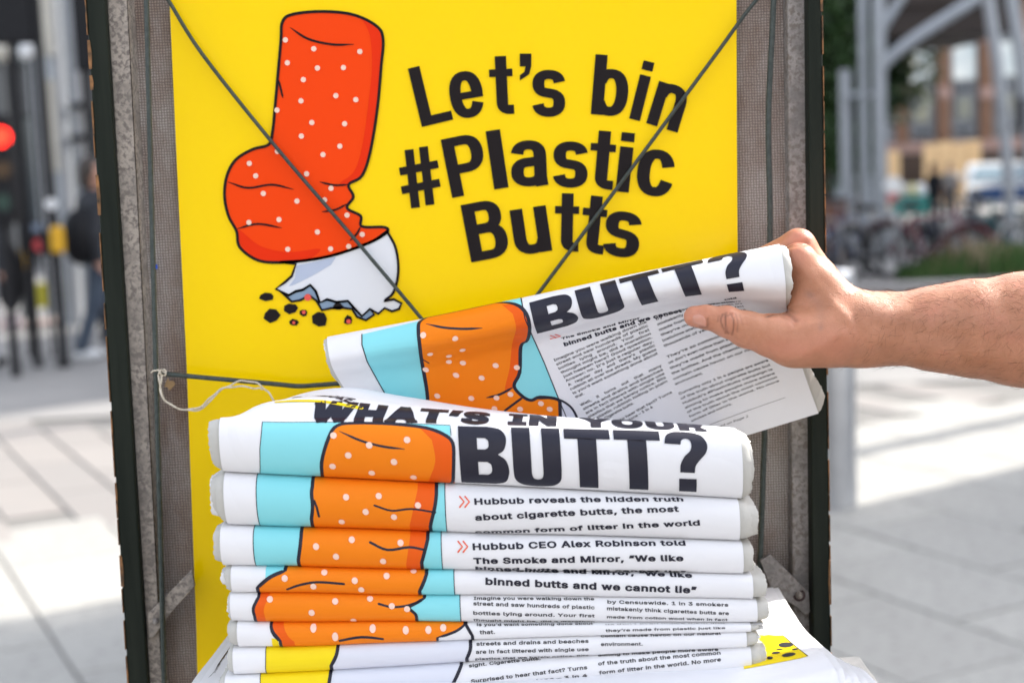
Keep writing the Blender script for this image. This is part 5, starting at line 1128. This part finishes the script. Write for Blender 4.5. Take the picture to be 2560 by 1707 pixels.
# ================================================================== bicycles, cart, car
m_tyre = mat('black rubber', (.015, .015, .016), .7); m_chr = mat('bright rim metal', (.13, .135, .14), .45, .9)
def ring(c, r, rt, seg=28, axis='y'):
    n_ = seg; mb = MB(); v_ = []; f_ = []
    for i in range(n_):
        a_ = 6.2832 * i / n_
        for j in range(6): b_ = 6.2832 * j / 6; rr = r + rt * math.cos(b_); v_.append((c[0] + rr * math.cos(a_), c[1] + rt * math.sin(b_), c[2] + rr * math.sin(a_)))
    for i in range(n_):
        for j in range(6): f_.append((i * 6 + j, i * 6 + (j + 1) % 6, ((i + 1) % n_) * 6 + (j + 1) % 6, ((i + 1) % n_) * 6 + j))
    return mb.add(v_, f_)
def bicycle(label, frame_m, x, y, rz):
    t = thing('bicycle', label, 'bicycle', (0, 0, 0), 0, 'parked bicycles')
    for cx in (-.52, .52):
        w = ring((cx, 0, .34), .32, .024).build('wheel', m_tyre, t, True, local=True); ring((cx, 0, .34), .293, .010).build('rim', m_chr, w, True, local=True); mb = MB()
        for k_ in range(14): a_ = k_ * .4488; mb.tube([(cx, 0, .34), (cx + .29 * math.cos(a_), 0, .34 + .29 * math.sin(a_))], .0025, 3, False)
        mb.build('spokes', m_chr, w, local=True)['kind'] = 'stuff'
        mb = MB(); mb.tube([(cx + .37 * math.cos(a_), 0, .34 + .37 * math.sin(a_)) for a_ in np.linspace(.5, 2.8, 10)], .02, 6); mb.build('mudguard', frame_m, w, True, local=True)
    mb = MB(); bb = (-.05, 0, .28); st = (-.2, 0, .78); hd = (.36, 0, .80)
    for p_, q_ in ((bb, st), (bb, (.40, 0, .62)), (st, hd), ((-.52, 0, .34), bb), ((-.52, 0, .34), st), (hd, (.52, 0, .34)), (hd, (.34, 0, .95))): mb.tube([p_, q_], .017, 8)
    mb.build('frame', frame_m, t, True, local=True); mb = MB(); mb.tube([(.42, -.28, .98), (.36, -.12, 1.0), (.34, 0, .97), (.36, .12, 1.0), (.42, .28, .98)], .013, 8); mb.build('handlebar', m_chr, t, True, local=True)
    MB().ball((-.23, 0, .9), .13, 12, 8, (1, .55, .35)).build('saddle', m_tyre, t, True, local=True); MB().tube([st, (-.22, 0, .88)], .014, 8).build('seat_post', m_chr, t, True, local=True)
    MB().tube([(bb[0], -.09, bb[2]), (bb[0], .09, bb[2])], .05, 12).build('crank', m_chr, t, True, local=True)
    t.location = (x, y, 0); t.rotation_euler = (0, .04, rz); return t
fr = [('black', (.012, .012, .014)), ('dark blue', (.015, .03, .10)), ('silver', (.2, .2, .21)), ('maroon', (.16, .02, .03)), ('navy', (.01, .02, .06)), ('grey', (.2, .2, .21)), ('teal', (.02, .14, .15)), ('white', (.35, .35, .34))]
wh = ['nearest the bollard', 'second from the bollard', 'third from the bollard', 'in the middle of the rack', 'left of the planting bed', 'behind the planting bed', 'behind the planting at right', 'farthest right in the rack']
bx = [3.95, 4.35, 4.78, 5.2, 5.62, 6.05, 6.5, 6.9]
for i in range(8):
    m_f = mat(fr[i][0] + ' frame', fr[i][1], .3, .2); y = 17.9 + .25 * (i % 3) + (.3 if i > 3 else 0); bicycle(f'{fr[i][0]} bicycle parked {wh[i]}', m_f, bx[i], y, math.radians(random.choice([28, 42, 50, 140, 35])) + (math.pi if i % 2 else 0))
m_rack = mat('galvanised rack tube', (.25, .26, .27), .45, .7)
for i in range(5):
    x = 4.1 + i * .72; y = 18.2; t = tag(MB().tube([(x, y - .4, 0), (x, y - .4, .62)] + [(x, y - .4 + .12 * (1 - math.cos(a_)), .62 + .16 * math.sin(a_)) for a_ in (.6, 1.2, 1.57)] + [(x, y + .4 - .12 * (1 - math.cos(a_)), .62 + .16 * math.sin(a_)) for a_ in (1.57, 1.2, .6)] + [(x, y + .4, .62), (x, y + .4, 0)], .026, 10).build('bicycle_rack', m_rack, None, True), f'{["first", "second", "third", "fourth", "fifth"][i]} steel hoop of the bicycle rack counting from the bollard', 'bicycle rack', 'hoops of the bicycle rack')
# bench / planter behind the bollard
q = G(2090, 672); t = thing('bench', 'dark bench with pale top behind the bollard', 'bench', (q.x, q.y, 0)); MB().box((q.x - .45, q.y, .38), (q.x + .22, q.y + .45, .46)).build('seat', m_wht, t, bevel=.01)
for s_ in (-.38, .1): MB().box((q.x + s_, q.y + .04, 0), (q.x + s_ + .06, q.y + .4, .378)).build('leg', m_blk, t)
MB().box((q.x - .43, q.y + .06, .1), (q.x + .2, q.y + .1, .34)).build('panel', m_blk, t)
q = U(2084, 545, 20.5); t = thing('litter_bin', 'rusty brown litter bin between board and grey columns', 'litter bin', (q[0], 20.5, 0)); m_rb = noisy('rusty brown', (.25, .10, .05), (.14, .07, .05), 8); MB().tube([(q[0], 20.5, 0), (q[0], 20.5, .95)], [.17, .19], 16).build('drum', m_rb, t, True); MB().tube([(q[0], 20.5, .951), (q[0], 20.5, 1.0)], .2, 16).build('rim', m_blk, t, True)
# teal cart
CD = 23.0; q = U(2288, 512, CD); t = thing('cart', 'teal box cart with cream sacks on top beyond the bicycles', 'cart', (q[0], CD, 0)); m_teal = noisy('teal paint', (.0, .24, .20), (.01, .2, .17), 4, .5)
x0, x1 = U(2255, 510, CD)[0], U(2322, 510, CD)[0]; zt_, zb = U(2288, 490, CD)[2], U(2288, 536, CD)[2]; MB().box((x0, CD, zb), (x1, CD + .5, zt_)).build('box', m_teal, t, bevel=.015)
for i in range(3): MB().ball((x0 + .1 + i * .12, CD + .2, zt_ + .08), .12, 12, 8, (1, 1, 1)).build('sack', (m_cream, noisy('pale yellow', (.55, .5, .2), (.5, .45, .2), 8), m_wht)[i % 3], t, True)
for s_ in (x0 + .06, x1 - .06): ring((s_, CD + .25, .16), .13, .025, 18).build('wheel', m_tyre, t, True); MB().box((s_ - .02, CD + .2, .17), (s_ + .02, CD + .3, zb)).build('leg', m_blk, t)
# round signs
q = U(2232, 480, CD - .6); t = thing('road_sign', 'round white sign with a smaller red disc below, right of the grey columns', 'road sign', (q[0], CD - .6, 0)); MB().tube([(q[0], CD - .55, 0), (q[0], CD - .55, U(2232, 450, CD)[2])], .03, 10).build('post', m_gcol, t, True)
MB().tube([P(2233, 462, CD - .62), P(2233, 462, CD - .60)], .135, 24).build('plate', mat('bright white sign face', (.86, .86, .84), .4), t, True); MB().tube([P(2232, 494, CD - .62), P(2232, 494, CD - .60)], .085, 24).build('disc', noisy('faded red', (.55, .12, .13), (.5, .14, .15), 6), t, True)
# car seen from the front
KD = 33.0; q = U(2490, 480, KD); t = thing('parked_car', 'white and blue car seen from the front behind the leaning legs', 'car', (U(2514, 470, KD)[0], KD, 0)); cx = U(2514, 470, KD)[0]
m_cw = mat('white car paint', (.82, .83, .85), .2, 0, .6); m_cb = mat('blue car paint', (.01, .09, .32), .25, 0, .6); m_ws = mat('pale windscreen', (.25, .36, .42), .06, 0, .8)
mb = MB(); prof = [(0, .35), (-.02, .62), (.10, .78), (.75, .93), (1.35, 1.36), (1.6, 1.43), (3.0, 1.43), (3.9, 1.0), (4.2, .9), (4.25, .4)]
CARROT = -math.atan2(cx, KD)
mb.prism([(cx - .88, KD + a_, b_ * .9) for a_, b_ in prof], (1.76, 0, 0)); mb.build('body', m_cw, t, bevel=.06)
MB().prism([(cx - .80, KD - .012, .45), (cx + .80, KD - .012, .45), (cx + .80, KD - .03, .74), (cx - .80, KD - .03, .74)], (0, .008, 0)).build('front_panel', m_cb, t); MB().prism([(cx - .78, KD + .79, .885), (cx + .78, KD + .79, .885), (cx + .66, KD + 1.30, 1.21), (cx - .66, KD + 1.30, 1.21)], (0, -.01, .012)).build('windscreen', m_ws, t)
for s_ in (-1, 1):
    MB().ball((cx + s_ * .66, KD - .03, .66), .12, 12, 8, (1.2, .3, .7)).build('headlight', m_chr, t, True)
    for y_ in (.75, 3.4): w = MB().tube([(cx + s_ * .89, KD + y_, .31), (cx + s_ * .70, KD + y_, .31)], .31, 20).build('wheel', m_tyre, t, True)
    MB().box((cx + s_ * .98 - .08, KD + 1.0, .95), (cx + s_ * .98 + .08, KD + 1.1, 1.08)).build('wing_mirror', m_cw, t, bevel=.02)
t.rotation_euler = (0, 0, CARROT)

# ================================================================== people in the background
m_sk2 = noisy('background skin', (.5, .27, .19), (.45, .24, .17), 8, .5)
def bperson(label, x, y, h, rz, top, bot, hair, pose=0, shoe=m_blk):
    t = thing('person', label, 'person', (x, y, 0), rz); k_ = h / 1.75; s_ = .16 * pose
    def B(ps, m, name, vx=.018, kk=.03): me, _, _ = body_mesh([(np.array(a) * k_, np.array(b) * k_, ra * k_, rb * k_, None) for a, b, ra, rb in ps], vx, kk, 3); return link(name, me, m, t, True, True)
    B([((0, 0, 1.42), (0, 0, 1.50), .055, .055), ((0, -.01, 1.60), (0, .01, 1.66), .082, .092), ((0, -.08, 1.59), (0, -.07, 1.62), .03, .03), ((.27, -.05, .86), (.28, -.09, .79), .035, .03), ((-.27, .02, .86), (-.28, -.02, .79), .035, .03), ((0, 0, 1.0), (0, 0, 1.4), .08, .08), ((0, 0, 1.38), (.2, 0, 1.36), .05, .05), ((.2, 0, 1.36), (.27, -.05, .86), .04, .03), ((0, 0, 1.38), (-.2, 0, 1.36), .05, .05), ((-.2, 0, 1.36), (-.27, .02, .86), .04, .03)], m_sk2, 'body')
    B([((0, .02, 1.66), (0, .03, 1.70), .095, .088), ((0, .06, 1.56), (0, .05, 1.66), .07, .08)], hair, 'hair')
    B([((0, 0, 1.0), (0, 0, 1.34), .17, .17), ((-.1, 0, 1.36), (.1, 0, 1.36), .11, .11), ((.19, 0, 1.36), (.26, .02, 1.1), .07, .06), ((.26, .02, 1.1), (.27, -.04, .88), .055, .045), ((-.19, 0, 1.36), (-.26, .03, 1.1), .07, .06), ((-.26, .03, 1.1), (-.27, .02, .88), .055, .045)], top, 'jacket')
    B([((-.07, 0, .95), (.07, 0, .95), .14, .14), ((.09, 0, .9), (.10, -s_ * .8, .5), .10, .075), ((.10, -s_ * .8, .5), (.10, -s_ * .6, .10), .07, .06), ((-.09, 0, .9), (-.10, s_ * .5, .5), .10, .075), ((-.10, s_ * .5, .5), (-.10, s_ * 1.6, .12), .07, .06)], bot, 'trousers')
    for sx_, yy in ((.1, -s_ * .6), (-.1, s_ * 1.6)): MB().ball((sx_ * k_, (yy - .05) * k_, .045 * k_), .075 * k_, 12, 8, (.6, 1.7, .6)).build('shoe', shoe, t, True, local=True)
    return t
m_jk = noisy('dark jacket', (.014, .016, .022), (.022, .024, .03), 8, .8); m_jn = noisy('blue jeans', (.045, .06, .09), (.06, .08, .11), 10, .85); m_wt = noisy('white trousers', (.55, .56, .6), (.5, .5, .54), 10, .8); m_hr = noisy('dark hair', (.03, .022, .018), (.05, .035, .028), 20, .6); m_rhr = noisy('ginger hair', (.28, .08, .03), (.2, .06, .03), 20, .6)
q = G(258, 893); bperson('person in dark jacket and jeans walking at the board’s left edge', q.x + .03, q.y, 1.82, 1.9, m_jk, m_jn, m_hr, .8, m_wht)
t = thing('backpack', 'black backpack on the person walking at the board’s left edge', 'backpack', (q.x, q.y, 1.2)); MB().ball((q.x - .06, q.y - .22, 1.13), .2, 16, 10, (.85, .7, 1.3)).build('bag', m_blk, t, True); MB().tube([(q.x + .05, q.y - .12, 1.4), (q.x + .04, q.y - .02, 1.42)], .02, 6).build('strap', m_blk, t, True)
q = G(-22, 922); bperson('person in dark top and white trousers cut by the left picture edge', q.x, q.y, 1.75, 2.6, m_jk, m_wt, m_hr, 1)
t = thing('shoulder_bag', 'large black bag carried at the left picture edge', 'bag', P(20, 690, q.y)); MB().ball(P(22, 690, q.y), .24, 16, 10, (.55, .5, 1.35)).build('bag', m_blk, t, True); MB().tube([P(18, 620, q.y), P(-6, 560, q.y), P(-15, 520, q.y)], .02, 6).build('strap', m_blk, t, True)
t = thing('carrier_bag', 'pinkish white carrier bag hanging below the black bag at left', 'bag', P(30, 805, q.y)); MB().ball(P(30, 806, q.y), .09, 14, 9, (1.0, .6, 1.05)).build('bag', noisy('pink white plastic', (.72, .5, .52), (.78, .7, .7), 9), t, True); MB().tube([P(30, 790, q.y), P(20, 762, q.y)], .006, 6).build('handle', m_wht, t, True)
q = U(2336, 480, 31); bperson('person in black clothes standing right of the teal cart', q[0], 31, 1.34, .4, m_jk, m_jk, m_hr, .4)
q = U(2374, 480, 34); bperson('person in grey clothes standing left of the white and blue car', q[0], 34, 1.3, -.3, noisy('pale grey top', (.35, .33, .33), (.3, .28, .28), 5), m_jk, m_hr, .3)
